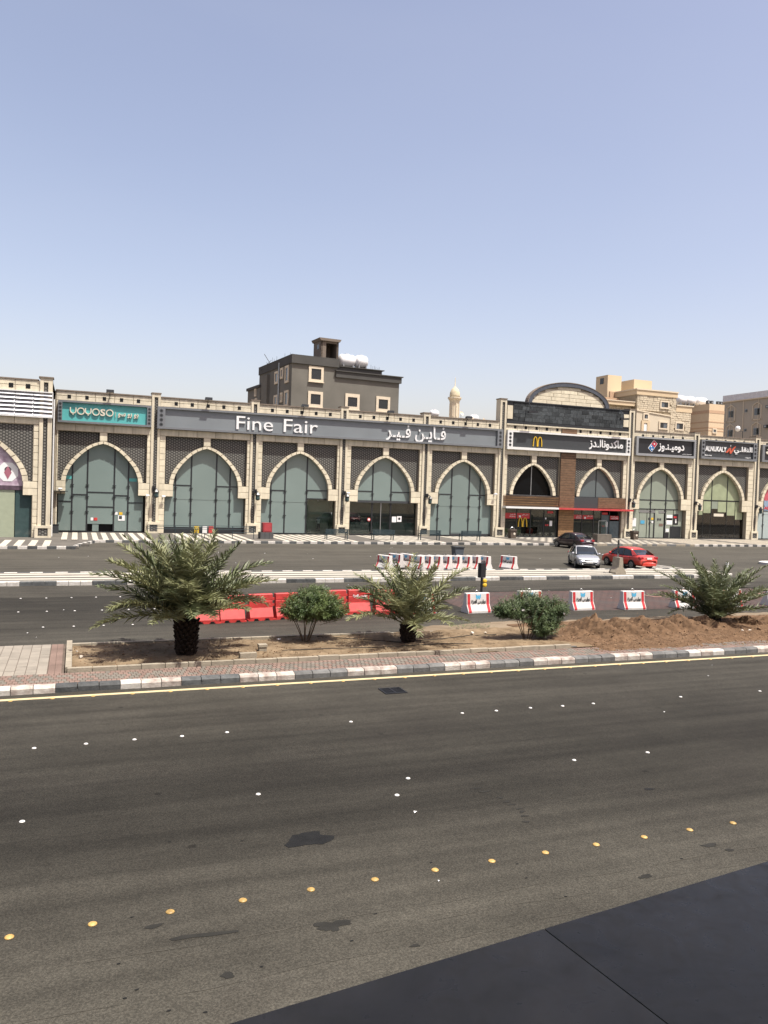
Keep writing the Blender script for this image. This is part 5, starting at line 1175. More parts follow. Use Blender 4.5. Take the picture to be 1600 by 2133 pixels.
# ------------------------------------------------------------------ fittings on the arcade
def floodlight(x, z, label):
    t = thing('floodlight', label, 'floodlight', (x, YF-.1, z-.42), 0, 'floodlights on the parapet')
    MB().tube([(0, 0, 0), (0, -.05, .45), (0, -.5, .62)], .035, 6).build('bracket', DARKM, t)
    MB().box(-.33, .33, -.85, -.45, .5, .72, Matrix.Rotation(R(-8), 4, 'X')).build('lamp_body', DARKM, t); MB().box(-.26, .26, -.80, -.50, .485, .50, Matrix.Rotation(R(-8), 4, 'X')).build('glass', STEEL, t)
floodlight(2.6, 12.9, 'thin floodlight bracket above the turquoise sign')
for x, l in ((11.5, 'left end above the letter area of the long grey sign'), (21.0, 'above the end of the word Fair'), (30.2, 'above the Arabic letters of the long sign'), (39.3, 'near the right end of the long grey sign')): floodlight(x, 12.85, 'black parapet floodlight '+l)
for x, l in ((47.0, 'left'), (59.4, 'right')):
    t = thing('floodlight', l+' long arm floodlight hanging before the slate upper wall', 'floodlight', (x, YF-.15, 15.3), 0, 'arm floodlights before the slate wall')
    MB().tube([(.0, 0, .05), (-.1, -.9, -.7), (-.15, -1.0, -1.0)], .04, 6).build('arm', DARKM, t); MB().box(-.75, .45, -1.2, -.9, -1.2, -1.0, Matrix.Rotation(R(-4), 4, 'Y')).build('lamp_body', INK, t)
def lantern(x, z, label):
    t = thing('wall_lantern', label, 'lantern', (x, YP, z), 0, 'black lanterns on the pilasters')
    MB().tube([(0, .02, .55), (0, -.35, .62), (.12, -.55, .5)], .04, 6).box(-.2, .15, -.1, .02, .35, .75).build('bracket', INK, t)
    MB().lathe((.15, -.55, -.35), [(.08, 0), (.2, .08), (.22, .5), (.28, .56), (.1, .78), (.03, .9)], 6).build('lantern_body', INK, t); MB().lathe((.15, -.55, -.22), [(.215, 0), (.225, .28)], 6).build('lantern_glass', TEALD, t)
LN = ['between the turquoise sign and the long grey sign', 'left of the mannequin window', 'right of the mannequin window', 'right of the double glass entrance', 'right of the burger restaurant', 'right of the pizza shop', 'left of the last shop at the right edge']
for (x, z), l in zip([(6.75, 3.9), (16.35, 3.9), (25.6, 4.0), (34.9, 4.0), (61.4, 4.2), (71.4, 4.1), (81.3, 3.9)], LN): lantern(x, z, 'black wall lantern on the pilaster '+l)
def cctv(x, z, d, label, m=TANK):
    t = thing('security_camera', label, 'security camera', (x, YF-.02, z), 0, 'security cameras on the piers')
    MB().box(-.06, .06, -.06, 0, -.1, .1).tube([(0, -.05, 0), (d*.05, -.2, .02)], .025, 5).build('bracket', m, t); MB().lathe((d*.08, -.3, .04), [(.03, -.2), (.08, -.18), (.08, .12), (.05, .14)], 8, 'x').build('camera_body', m, t)
for x, z, l in [(7.55, 3.65, 'white camera on the pier left of the first long-sign arch'), (25.9, 4.5, 'white camera above the third lantern'), (43.1, 4.9, 'white camera on the pier beside the tall left pilaster'), (6.1, 3.7, 'white camera at the right of the turquoise sign shop'), (-1.5, 4.1, 'white camera at the left edge of the turquoise sign shop')]: cctv(x, z, 1, l)
cctv(62.0, 4.9, 1, 'black camera above the lantern right of the burger restaurant', INK)
t = thing('sign_bracket', 'dark flat projecting bracket on the corner pier left of the turquoise sign shop', 'bracket', (-1.4, YF, 3.9)); MB().box(-.6, .6, -.5, .02, .0, .06).tube([(0, 0, -.25), (0, -.35, 0)], .03, 5).build('arm', DARKM, t)

# ------------------------------------------------------------------ pavement furniture
BENCHM = mat('bench_green_grey', (.035, .055, .062), .6)
def bench(loc, label):
    t = thing('bench', label, 'bench', loc, 0, 'metal benches on the shop pavement')
    for x in (-1.0, 1.0):
        MB().tube([(x, -.3, 0), (x, -.28, .45), (x, -.33, .98)], .05, 6).tube([(x, .3, 0), (x, .28, .62)], .04, 6).tube([(x, -.3, .45), (x, .3, .45)], .035, 6).tube([(x, -.32, .65), (x, .3, .65)], .035, 6).build('leg', BENCHM, t)
    for k in range(4): MB().box(-1.15, 1.15, -.26+.14*k, -.16+.14*k, .45, .48).build('seat_slat', BENCHM, t)
    for k in range(4): MB().box(-1.15, 1.15, -.35, -.31, .56+.115*k, .645+.115*k).build('back_slat', BENCHM, t)
    return t
bench0 = bench((22.8, 70.9, .2), 'leftmost metal slat bench, before the mannequin window')
for x, l in ((27.5, 'metal slat bench before the double glass entrance'), (32.4, 'metal slat bench before the lantern pilaster right of the glass entrance'), (36.9, 'rightmost metal slat bench, before the last arch of the long sign')):
    clone(bench0, (x, 70.95, .2), 0, l)
rl = thing('metal_railing', 'long low metal railing on the pavement behind the big palm', 'railing', (10.3, 70.6, .2))
for z in (1.12, .98, .82): MB().tube([(-4.6, 0, z), (4.6, 0, z)], .025, 5).build('rail', BENCHM, rl)
MB().tube([(2.7, 0, .55), (4.6, 0, .55)], .025, 5).build('rail', BENCHM, rl)
for x in (-4.6, -2.3, 0, 2.7, 4.6): MB().tube([(x, 0, 0), (x, 0, 1.12)], .03, 5).build('post', BENCHM, rl)
for x, m, l in ((410, YEL, 'orange yellow board standing by the railing behind the palm'), (440, RED, 'red board standing by the railing behind the palm'), (427, SIGNW, 'white board between the orange and red boards')):
    P0 = at(x, 1103, 70.9); t = thing('sign_board', l, 'board', (P0.x, 71, .2)); MB().box(-.2, .2, 0, .05, .45, 1.05).build('panel', m, t); MB().box(-.03, .03, .02, .05, 0, .5).build('stand', DARKM, t)
t = thing('red_cabinet', 'red box cabinet standing on a grey stone plinth on the pavement', 'cabinet', (16.15, 70.9, .2)); MB().box(-.4, .42, -.3, .5, .62, 1.45).build('cabinet_body', mat('dark_red_paint', (.32, .03, .035), .5), t); MB().box(-.3, .32, -.315, -.3, .72, 1.35).build('door', mat('red_paint', (.42, .05, .055), .5), t)
t = thing('stone_plinth', 'dark grey stone plinth carrying the red cabinet', 'plinth', (16.1, 70.9, .2)); MB().box(-.6, .6, -.4, .6, 0, .6).build('block', mat('dark_stone', (.10, .10, .10), .7), t); MB().box(-.2, -.18, -.405, -.4, 0, .6).box(.2, .22, -.405, -.4, 0, .6).build('joint', BLACK, t)
b_ = Vector((48, 0, 0))
t = thing('ticket_plinth', 'grey concrete block with a framed panel beside the dark sedan', 'plinth', (52.4, 70.2, .2)); MB().box(-.9, .9, -.4, .5, 0, .85).build('block', mat('grey_brown_stone', (.17, .15, .125), .8), t); MB().box(-.55, -.5, 0, .05, .85, 2.3).box(.45, .5, 0, .05, .85, 2.3).box(-.55, .5, 0, .05, 2.25, 2.3).build('frame', STEEL, t); MB().box(-.5, .45, .01, .04, .9, 2.25).build('panel', GLASST, t)
BIN = mat('brown_bin', (.125, .098, .075), .6)
def litter(loc, label):
    t = thing('litter_bin', label, 'litter bin', loc, 0, 'brown litter bins on the pavement')
    MB().prism([(-.30, 0), (.30, 0), (.37, .8), (-.37, .8)], -.3, .3).build('bin_body', BIN, t); MB().prism([(-.42, .8), (.42, .8), (.36, 1.0), (-.36, 1.0)], -.36, .36).build('lid', mat('bin_lid', (.10, .08, .065), .6), t)
    MB().tube([(-.25, 0, 1.0)]+[(-.25*math.cos(a), 0, 1.0+.2*math.sin(a)) for a in [math.pi*i/6 for i in range(1, 6)]]+[(.25, 0, 1.0)], .035, 5).build('handle', STEEL, t); MB().lathe((.1, -.32, .5), [(.13, 0), (.13, .015)], 12, 'y').build('label_disc', CREAM, t); return t
l0 = litter((44.3, 75.2, .2), 'brown litter bin left of the burger restaurant windows'); clone(l0, (60.6, 75.2, .2), 0, 'brown litter bin between the burger restaurant and the pizza shop')
t = thing('litter_box', 'small dark box at the foot of the left wing corner pier', 'box', (-1.75, 76.6, .15)); MB().box(-.25, .25, -.2, .2, 0, .75).build('box_body', CHAR, t); MB().box(-.28, .28, -.23, .23, .75, .8).build('lid', DARKM, t)
# headless mannequin in the display window
mqx = at(664, 1100, 78.4).x
mq = thing('mannequin', 'headless mannequin in white top and dark trousers behind the display glass', 'mannequin', (mqx, 78.6, .3))
me = bpy.data.meshes.new('body'); V = [(0, 0, .95), (0, 0, 1.15), (0, 0, 1.4), (0, 0, 1.55), (.2, 0, 1.47), (.34, -.02, 1.22), (.2, -.1, 1.08), (-.2, 0, 1.47), (-.34, -.02, 1.22), (-.2, -.1, 1.05), (.1, 0, .9), (.11, -.03, .5), (.1, 0, .08), (-.1, 0, .9), (-.13, .02, .5), (-.15, 0, .08), (.11, -.12, .03), (-.15, -.12, .03)]
me.from_pydata(V, [(0,1),(1,2),(2,3),(2,4),(4,5),(5,6),(2,7),(7,8),(8,9),(0,10),(10,11),(11,12),(0,13),(13,14),(14,15),(12,16),(15,17)], [])
mo = bpy.data.objects.new('body', me); COL.objects.link(mo); mo.parent = mq
sk = mo.modifiers.new('s', 'SKIN'); ss = mo.modifiers.new('d', 'SUBSURF'); ss.levels = ss.render_levels = 1
rad = [.13, .115, .15, .055, .07, .045, .035, .07, .045, .035, .1, .07, .045, .1, .07, .045, .035, .035]
for v_, r__ in zip(me.skin_vertices[0].data, rad): v_.radius = (r__, r__*.8)
me.skin_vertices[0].data[0].use_root = True
mo.data.materials.append(mat('mannequin_skin', (.62, .58, .5), .5))
MB().lathe((0, 0, 0), [(.13, .96), (.13, 1.1), (.155, 1.3), (.19, 1.42), (.12, 1.5), (.06, 1.52)], 12).build('white_top', WHITE, mq, smooth=True)
MB().lathe((0, 0, 0), [(.17, .6), (.165, .85), (.14, .98)], 12).tube([(.1, 0, .8), (.11, -.03, .5), (.1, 0, .22)], .095, 8, .065).tube([(-.1, 0, .8), (-.13, .02, .5), (-.15, 0, .22)], .095, 8, .065).build('dark_trousers', CHAR, mq, smooth=True)

# ------------------------------------------------------------------ barriers
def barrier_white(label=None):
    t = thing('concrete_barrier', label, 'concrete barrier', (0, 0, 0), 0, 'white concrete barriers with red stripes')
    prof = [(-.30, 0), (-.30, .10), (-.155, .36), (-.115, .80), (-.10, .83), (.10, .83), (.115, .80), (.155, .36), (.30, .10), (.30, 0)]
    b = MB().prism(prof, -.56, .56, 'x'); o = b.build('barrier_body', CONCW, t)
    bv = o.modifiers.new('b', 'BEVEL'); bv.width = .015; bv.segments = 2
    pf = [(-.30, .03), (-.30, .10), (-.155, .36), (-.115, .80)]
    for sx in (-1, 1):
        for side in (-1, 1):
            s_ = MB(); x0, x1 = sorted((sx*.52, sx*.39)); q = [(y*(-side) if False else y*1.0, z) for y, z in pf]
            if side > 0: q = [(-y, z) for y, z in q]
            dy = -.005*(1 if side < 0 else -1)
            for (ya, za), (yb, zb) in zip(q, q[1:]): s_.poly([(x0, ya+dy, za+.003), (x1, ya+dy, za+.003), (x1, yb+dy, zb+.003), (x0, yb+dy, zb+.003)])
            s_.build('red_stripe', REDF, t)
    MB().tube([(-.06, 0, .82)]+[(-.06*math.cos(a), 0, .87+.06*math.sin(a)) for a in [math.pi*i/6 for i in range(7)]]+[(.06, 0, .82)], .012, 5).build('lifting_hook', STEEL, t)
    for side in (-1, 1):
        Mx = Matrix.Translation((0, side*.1, .66)) @ (Matrix.Rotation(0 if side < 0 else math.pi, 4, 'Z')) @ Matrix.Rotation(R(-5), 4, 'X')
        b = MB(); b.prism([(-.12, .13), (-.03, .05), (0, .11), (.03, .05), (.12, .13), (.12, -.02), (.05, -.11), (0, -.05), (-.05, -.11), (-.12, -.02)], -.034, -.03)
        b.v = [tuple(Mx @ Vector(v)) for v in b.v]; b.build('logo', LBLUE, t)
        V_, F_ = textmesh(arab('بوليس العزة'), .05, .01); xs = [v[0] for v in V_]; ys = [v[1] for v in V_]
        b = MB(); b.v = [((v[0]-min(xs))/(max(xs)-min(xs))*.70-.35, -.052-.002*(v[2] > 0), (v[1]-min(ys))/(max(ys)-min(ys))*.19-.29) for v in V_]; b.f = F_
        b.v = [tuple(Mx @ Vector(v)) for v in b.v]; b.build('lettering', INK, t)
    return t
bw = barrier_white('white barrier with red stripes half hidden behind the middle palm')
mid = [(883, 1281, 4, None), (999, 1278, 3, 'white striped barrier standing beside the signal post'), (1109, 1272, 0, 'white striped barrier behind the flowering oleander'), (1218, 1272, 0, 'white striped barrier right of the oleander, above the dirt mound peak'), (1325, 1271, -4, 'white striped barrier alone left of the right palm, rope tied to it'), (1432, 1268, -6, 'white striped barrier behind the left fronds of the right palm'), (1530, 1265, -4, 'white striped barrier hidden behind the right palm'), (1622, 1262, 0, 'white barrier cut by the right edge of the photo')]
BWP = []
for k, (x, y, a, l) in enumerate(mid):
    p = gr(x, y); loc = (p.x, p.y+.3, 0); BWP.append(loc)
    if k == 0: bw.location = loc; bw.rotation_euler.z = R(a)
    else: clone(bw, loc, R(a), l)
far = [(812, 1187), (842, 1187), (872, 1188), (896, 1190), (917, 1190), (940, 1189), (961, 1191), (985, 1191), (1003, 1191), (1021, 1191), (1040, 1191)]
tops = [1160, 1154, 1155, 1160, 1161, 1158, 1157, 1160, 1157, 1159, 1159]
FX = [806, 829, 853, 873, 892, 911, 930, 951, 972, 991, 1012]
ords = ['first', 'second', 'third', 'fourth', 'fifth', 'sixth', 'seventh', 'eighth', 'ninth', 'tenth', 'eleventh']
for k, x in enumerate(FX):
    yb = 1190 if k not in (1, 2) else 1186
    p = gr(x, yb-4, .17); clone(bw, (p.x, p.y+.4, .17), R(-66+(k*37 % 9)-4), ords[k]+' from the left of the white barriers packed on the striped island', 'barriers packed side by side on the island')
p = gr(1066, 1186, .17); clone(bw, (p.x, p.y+.4, .17), R(-64), 'single white barrier standing apart right of the packed row', 'barriers packed side by side on the island')
# red plastic barriers
def barrier_red(label):
    t = thing('plastic_barrier', label, 'plastic barrier', (0, 0, 0), 0, 'red plastic barriers in a row')
    prof = [(-.27, .02), (-.27, .13), (-.12, .46), (-.115, .70), (-.108, .71), (-.108, .73), (-.114, .74), (-.105, .95), (-.09, .965), (.09, .965), (.105, .95), (.12, .46), (.27, .13), (.27, .02)]
    b = MB(); b.prism(prof, -.455, .455, 'x'); o = b.build('barrier_body', RED, t); bv = o.modifiers.new('b', 'BEVEL'); bv.width = .012; bv.segments = 2
    for x in (-.43, -.02, .40): MB().box(x-.09, x+.11, -.275, .275, 0, .05).build('foot', RED, t)
    for x in (-.23, .19): MB().box(x-.06, x+.08, -.278, -.26, .02, .08).build('fork_slot', BLACK, t)
    for z in (.5, .72): MB().box(.455, .64, -.045, .045, z, z+.09).build('link', RED, t)
    return t
rb = [(430, 1300), (484, 1297), (544, 1293), (598, 1290), (652, 1286), (700, 1282), (750, 1280), (806, 1280)]
rl_ = ['red plastic barrier next to the big palm trunk', 'second red plastic barrier right of the big palm trunk', 'third red plastic barrier, fully visible left of the round bush', 'red plastic barrier behind the left side of the round bush', 'red plastic barrier behind the round bush', 'red plastic barrier just right of the round bush', 'red plastic barrier with white Arabic lettering', 'last red plastic barrier behind the middle palm fronds']
r0 = barrier_red(rl_[0])
for k, ((x, y), l) in enumerate(zip(rb, rl_)):
    p = gr(x, y); a = R([4, 5, 7, 9, 8, 5, 1, 0][k]); loc = (p.x, p.y+.27, 0)
    if k == 0: r0.location = loc; r0.rotation_euler.z = a; o = r0
    else: o = clone(r0, loc, a, l)
    if k in (6, 2) and k == 6:
        V_, F_ = textmesh(arab('بوليس العزة'), .05, .01); xs = [v[0] for v in V_]; ys = [v[1] for v in V_]
        b = MB(); b.v = [((v[0]-min(xs))/(max(xs)-min(xs))*.62-.28, -.128-.002*(v[2] > 0), (v[1]-min(ys))/(max(ys)-min(ys))*.13+.66) for v in V_]; b.f = F_; b.build('lettering', WHITE, o)
# ropes between the barriers
for i in (4, 5, 6):
    a, c_ = Vector(BWP[i])+Vector((0, 0, .86)), Vector(BWP[i+1])+Vector((0, 0, .86)); pts = [a.lerp(c_, t/10)-Vector((0, 0, .32*4*(t/10)*(1-t/10))) for t in range(11)]
    o = MB().tube(pts, .014, 5).build('rope', mat('pink_rope', (.45, .27, .22), .8)); tag(o, ['sagging pinkish rope between the fifth and sixth white barriers left of the right palm', 'sagging rope passing behind the right palm', 'sagging pinkish rope reaching the barrier at the right edge'][i-4], 'rope')
# signal post behind the white barrier
p = gr(1019, 1273); t = thing('signal_post', 'black signal post with the dark back of a signal box and two yellow lamps', 'signal post', (p.x, p.y+.75, 0))
MB().tube([(0, 0, 0), (0, 0, 1.75)], .055, 8).build('pole', INK, t); MB().box(-.17, .17, -.08, .1, 1.35, 1.98, Matrix.Rotation(R(25), 4, 'Z')).build('signal_box', INK, t)
for z in (1.02, 1.2): MB().lathe((.13, -.03, z), [(.05, -.06), (.10, -.03), (.10, .03), (.05, .07)], 10, 'y').build('yellow_lamp', YEL, t)
# sign in a concrete base on the island
p = gr(1286, 1195, .17); t = thing('island_sign', 'edge-on traffic sign on two posts in a flared concrete base', 'traffic sign', (p.x, p.y, .17))
MB().prism([(-.40, 0), (.40, 0), (.40, .12), (.17, .45), (.12, 1.05), (-.12, 1.05), (-.17, .45), (-.40, .12)], -.35, .35).build('concrete_base', CONC, t)
Mz = Matrix.Rotation(R(62), 4, 'Z'); MB().box(-.22, .22, -.02, .02, 1.3, 2.15, Mz).build('sign_panel', DARKM, t); MB().box(-.12, -.09, -.03, .03, .9, 1.4, Mz).box(.09, .12, -.03, .03, .9, 1.4, Mz).build('post', STEEL, t)
# wheelie bin behind the barriers
p = gr(940, 1166); t = thing('wheelie_bin', 'dark grey wheeled rubbish bin standing behind the packed white barriers', 'wheelie bin', (p.x, p.y-1.0, 0))
MB().prism([(-.26, .08), (.26, .08), (.36, 1.0), (-.36, 1.0)], -.33, .33).build('bin_body', mat('blue_grey_plastic', (.07, .085, .10), .5), t); MB().prism([(-.40, 1.0), (.40, 1.0), (.42, 1.06), (-.38, 1.08)], -.38, .38).build('lid', CHAR, t)
for s_ in (-1, 1): MB().lathe((s_*.3, .2, .1), [(.1, -.03), (.1, .03)], 10, 'x').build('wheel', TYRE, t)
# white and red flexible posts near the right palm
for k, (x, y, l) in enumerate([(1514, 1197, 'short white post with dark band rising right of the palm on the island tip')]):
    p = gr(x, y, .0); t = thing('marker_post', l, 'post', (p.x, p.y, 0)); MB().lathe((0, 0, 0), [(.12, 0), (.12, .05), (.06, .08), (.06, .45), (.055, .5)], 10).build('post_body', DARKM, t); MB().lathe((0, 0, 0), [(.10, .5), (.10, .82), (.08, .84)], 10).build('white_sleeve', WHITE, t)

# ------------------------------------------------------------------ cars
def carpaint(name, col, metal=.0, rough=.3): return mat(name, col, rough, metal=metal, var=.03, coat=.8)
CGL = mat('car_glass', (.018, .022, .025), .06)
LAMPG = mat('headlamp_glass', (.55, .56, .56), .15); TLAMP = mat('tail_lamp', (.32, .015, .02), .2)
def sedan(label, paint, loc, fwd, L=4.3, hw=.84, H=1.47, front=True):
    t = thing('parked_car', label, 'car', loc, math.atan2(fwd[1], fwd[0]), 'cars parked by the shops')
    k = L/4.3
    ST = [(-2.15, .42, .66, .60), (-2.12, .27, .80, .74), (-2.02, .24, .95, .80), (-1.85, .22, 1.02, .83), (-1.5, .22, 1.035, .84), (-.9, .22, .99, .84), (0, .22, .95, .845), (.8, .22, .96, .84), (1.15, .22, .965, .835), (1.55, .22, .90, .82), (1.85, .22, .82, .79), (2.03, .22, .72, .73), (2.12, .26, .62, .64), (2.15, .34, .52, .52)]
    b = MB(); rows = []
    for x, zb, zt, w_ in ST:
        x *= k; w_ *= hw/.84; zm = zb+(zt-zb)*.42; zs_ = zt-.10*(zt-zb)/.75
        prof = [(w_*.90, zb), (w_*.985, zb+(zm-zb)*.5), (w_, zm), (w_*.985, zs_-.04), (w_*.93, zs_+.02), (w_*.80, zt-.015), (w_*.4, zt), (0, zt+.008)]
        ring_ = prof+[(-y, z) for y, z in reversed(prof[:-1])]; rows.append([(x, y, z) for y, z in ring_])
    n = len(rows[0])
    for r__ in rows: b.v += r__
    for i in range(len(rows)-1):
        for j in range(n-1): b.f.append((i*n+j, i*n+j+1, (i+1)*n+j+1, (i+1)*n+j))
        b.f.append((i*n+n-1, i*n, (i+1)*n, (i+1)*n+n-1))
    b.f.append(tuple(range(n))); b.f.append(tuple(reversed(range((len(rows)-1)*n, len(rows)*n))))
    bo = b.build('body', paint, t, smooth=True); sm = bo.modifiers.new('s', 'SUBSURF'); sm.levels = sm.render_levels = 1
    # cabin: stations from rear glass base to windscreen base
    CB = [(-1.68, 1.03, .70), (-1.35, 1.20, .66), (-1.0, 1.37, .61), (-.6, H-.03, .585), (-.1, H, .585), (.25, H-.02, .59), (.55, H-.11, .62), (.9, 1.15, .68), (1.22, .965, .74)]
    def loft(sts, m, nm, low=.93, grow=0.):
        b = MB(); rr_ = []
        for x, z, w_ in sts:
            x *= k; w_ *= hw/.84; wb = .785*hw/.84; lowz = min(low, z-.02)
            q = [(wb if z > 1.1 else w_+.02, lowz), (w_+(wb-w_)*.25+grow, lowz+(z-lowz)*.72), (w_+grow-.02, z-.03), (w_*.8, z+grow*.5), (0, z+.012+grow)]
            rr_.append([(x, y, z_) for y, z_ in q+[(-y, z_) for y, z_ in reversed(q[:-1])]])
        n = len(rr_[0]); 
        for r__ in rr_: b.v += r__
        for i in range(len(rr_)-1):
            for j in range(n-1): b.f.append((i*n+j, i*n+j+1, (i+1)*n+j+1, (i+1)*n+j))
        b.f.append(tuple(range(n))); b.f.append(tuple(reversed(range((len(rr_)-1)*n, len(rr_)*n))))
        return b.build(nm, m, t, smooth=True)
    loft(CB, CGL, 'window_glass')
    # roof skin
    RS = [s_ for s_ in CB if -1.05 <= s_[0] <= .56]; RS = [(-1.05, 1.352, .61)]+RS[1:-1]+[(.36, H-.045, .60)]
    b = MB(); m_ = []
    for x, z, w_ in RS:
        x *= k; w_ *= hw/.84; m_.append([(x, w_+.022, z-.09), (x, w_-.005, z-.02), (x, w_*.8, z+.012), (x, 0, z+.026), (x, -w_*.8, z+.012), (x, -w_+.005, z-.02), (x, -w_-.022, z-.09)])
    for r__ in m_: b.v += r__
    for i in range(len(m_)-1):
        for j in range(6): b.f.append((i*7+j, i*7+j+1, (i+1)*7+j+1, (i+1)*7+j))
    o = b.build('roof', paint, t, smooth=True); so_ = o.modifiers.new('t', 'SOLIDIFY'); so_.thickness = .03
    wr = hw/.84
    for sy_ in (-1, 1):
        y0 = sy_*.775*wr; yt = sy_*.625*wr
        b = MB(); b.tube([(1.18*k, sy_*.755*wr, .955), (.72*k, sy_*.69*wr, 1.26), (.34*k, sy_*.622*wr, H-.06)], .032, 6).build('windscreen_pillar', paint, t)
        MB().tube([(-.35*k, sy_*.80*wr, .93), (-.3*k, sy_*.63*wr, H-.07)], .032, 6).build('door_pillar', INK, t)
        MB().poly([(-1.78*k, sy_*.76*wr, 1.02), (-1.32*k, sy_*.80*wr, .96), (-1.02*k, sy_*.66*wr, H-.14), (-1.18*k, sy_*.635*wr, 1.33)]).build('rear_pillar', paint, t)
        for xw in (-1.28, 1.32):
            wh = MB().lathe((xw*k, sy_*(hw-.10), .31), [(.20, -.10), (.31, -.10), (.31, .10), (.20, .105)], 20, 'y').build('wheel', TYRE, t)
            sgn = sy_
            MB().lathe((xw*k, sy_*(hw+.012), .31), [(.21, -.012), (.21, .006), (.17, .010), (.05, .02)], 10, 'y').build('hub_cap', STEEL, wh)
            for q in range(5): MB().box(-.025, .025, sy_*(hw+.024), sy_*(hw+.03), .06, .17, Matrix.Translation((xw*k, 0, .31)) @ Matrix.Rotation(q*2*math.pi/5, 4, 'Y')).build('spoke_gap', INK, wh)
            b = MB(); o_ = [(xw*k+.365*math.cos(a), .31+.365*math.sin(a)) for a in [math.pi*i/14-.12*0 for i in range(15)]]; q_ = [(xw*k+.30*math.cos(a), .31+.30*math.sin(a)) for a in [math.pi*i/14 for i in range(15)]]
            ya, yb = sorted((sy_*(hw-.1), sy_*(hw+.006))); b.prism(o_+list(reversed(q_)), ya, yb).build('wheel_arch', INK, t)
        # door seams, handles, mirror
        for xs in (.85, -.3, -1.12): MB().box(xs*k-.006, xs*k+.006, min(sy_*hw*.99, sy_*(hw+.004)), max(sy_*hw*.99, sy_*(hw+.004)), .32, .88).build('door_seam', INK, t)
        for xs in (-.12, -.95): MB().box(xs*k-.09, xs*k+.07, min(sy_*hw*.97, sy_*(hw+.02)), max(sy_*hw*.97, sy_*(hw+.02)), .80, .835).build('door_handle', paint, t)
        MB().lathe((.88*k, sy_*(hw+.08), .99), [(.02, -.11), (.085, -.06), (.085, .05), (.03, .09)], 10, 'y').build('mirror', paint, t)
        MB().box(-1.0*k, .9*k, min(sy_*(hw-.02), sy_*(hw+.002)), max(sy_*(hw-.02), sy_*(hw+.002)), .23, .29).build('sill', INK, t)
        # lamps
        b = MB(); ya, yb = sorted((sy_*.34*wr, sy_*.735*wr)); b.box(1.80*k, 2.085*k, ya, yb, .60, .755); o = b.build('headlight', LAMPG, t); bb = o.modifiers.new('b', 'BEVEL'); bb.width = .07; bb.segments = 3
        b = MB(); ya, yb = sorted((sy_*.45*wr, sy_*.80*wr)); b.box(-2.125*k, -1.90*k, ya, yb, .72, .93); o = b.build('tail_light', TLAMP, t); bb = o.modifiers.new('b', 'BEVEL'); bb.width = .06; bb.segments = 3
        ya, yb = sorted((sy_*.45*wr, sy_*.68*wr)); MB().box(2.05*k, 2.10*k, ya, yb, .34, .42).build('fog_lamp', INK, t)
    MB().box(2.0*k, 2.135*k, -.30, .30, .56, .66).build('grille', INK, t); MB().box(2.1*k, 2.142*k, -.27, .27, .605, .62).build('grille_bar', STEEL, t)
    MB().box(2.0*k, 2.16*k, -.42, .42, .30, .40).build('lower_grille', INK, t)
    MB().box(2.1*k, 2.175*k, -.22, .22, .42, .52).build('licence_plate', PLATE, t); MB().box(-2.165*k, -2.1*k, -.22, .22, .74, .86).build('licence_plate', PLATE, t)
    MB().box(-2.165*k, -2.0*k, -.6, .6, .28, .38).build('rear_bumper_trim', INK if front is None else paint, t)
    MB().tube([(-2.13*k, -.35, .89), (-2.13*k, .35, .89)], .012, 5).build('boot_trim', STEEL, t)
    return t
sedan('silver sedan parked nose toward the street beside the striped island', carpaint('silver_paint', (.50, .51, .53), .6, .35), (33.85, 47.4, 0), (-.42, -.91), L=4.3, hw=.83, H=1.50)
sedan('bright orange red sedan parked with its rear toward the street', carpaint('orange_red_paint', (.60, .042, .022)), (37.35, 46.9, 0), (-.03, 1), L=4.4, hw=.85, H=1.48)
sedan('dark maroon sedan parked nose-in at the shop kerb', carpaint('dark_maroon_paint', (.028, .010, .016)), (44.75, 64.5, 0), (-.08, 1), L=4.45, hw=.86, H=1.50)

# ------------------------------------------------------------------ palms and shrubs
def frond(L_, n, elev, droop, rs, width=.42, leafw=.037):
    """one frond along +x; returns (rachis MB, leaflets MB)"""
    ra, lf = MB(), MB(); P = []; p = Vector((0, 0, 0)); e = elev; N = 16; step = L_/N; side = rs.uniform(-.25, .25)
    for i in range(N+1):
        P.append(p.copy()); e2 = e-droop*(i/N)**1.5
        p = p+Vector((math.cos(e2)*math.cos(side*i/N), math.cos(e2)*math.sin(side*i/N), math.sin(e2)))*step
    ra.tube(P, .026, 5, .004)
    for s_ in (-1, 1):
        for i in range(n):
            t = .16+.84*i/(n-1)+rs.uniform(-.006, .006); t = min(t, .999); u = t*N; k_ = int(u); q = P[k_].lerp(P[k_+1], u-k_); tan = (P[k_+1]-P[k_]).normalized()
            sd = tan.cross(Vector((0, 0, 1))); sd = (sd if sd.length > .05 else Vector((0, 1, 0))).normalized()*s_; upv = sd.cross(tan)*s_
            ang = R(70-28*t)+rs.uniform(-.16, .16); vee = R(rs.uniform(-12, 55))
            d = tan*math.cos(ang)+(sd*math.cos(vee)+upv*math.sin(vee)*(1 if upv.z > 0 else -1))*math.sin(ang)
            ll = width*(.45+.9*math.sin(math.pi*min(1, t*.92+.08)))*rs.uniform(.85, 1.1)*(1-.25*t)
            w_ = leafw*rs.uniform(.8, 1.15); pr_ = d.cross(Vector((0, 0, 1))+Vector((rs.uniform(-.5, .5), rs.uniform(-.5, .5), 0))).normalized()*w_
            n0 = len(lf.v); m_ = q+d*ll*.45; tip = q+d*ll+Vector((0, 0, -ll*.13))
            lf.v += [tuple(q-pr_*.35), tuple(q+pr_*.35), tuple(m_+pr_*.5), tuple(tip), tuple(m_-pr_*.5)]; lf.f.append((n0, n0+1, n0+2, n0+3, n0+4))
    return ra, lf
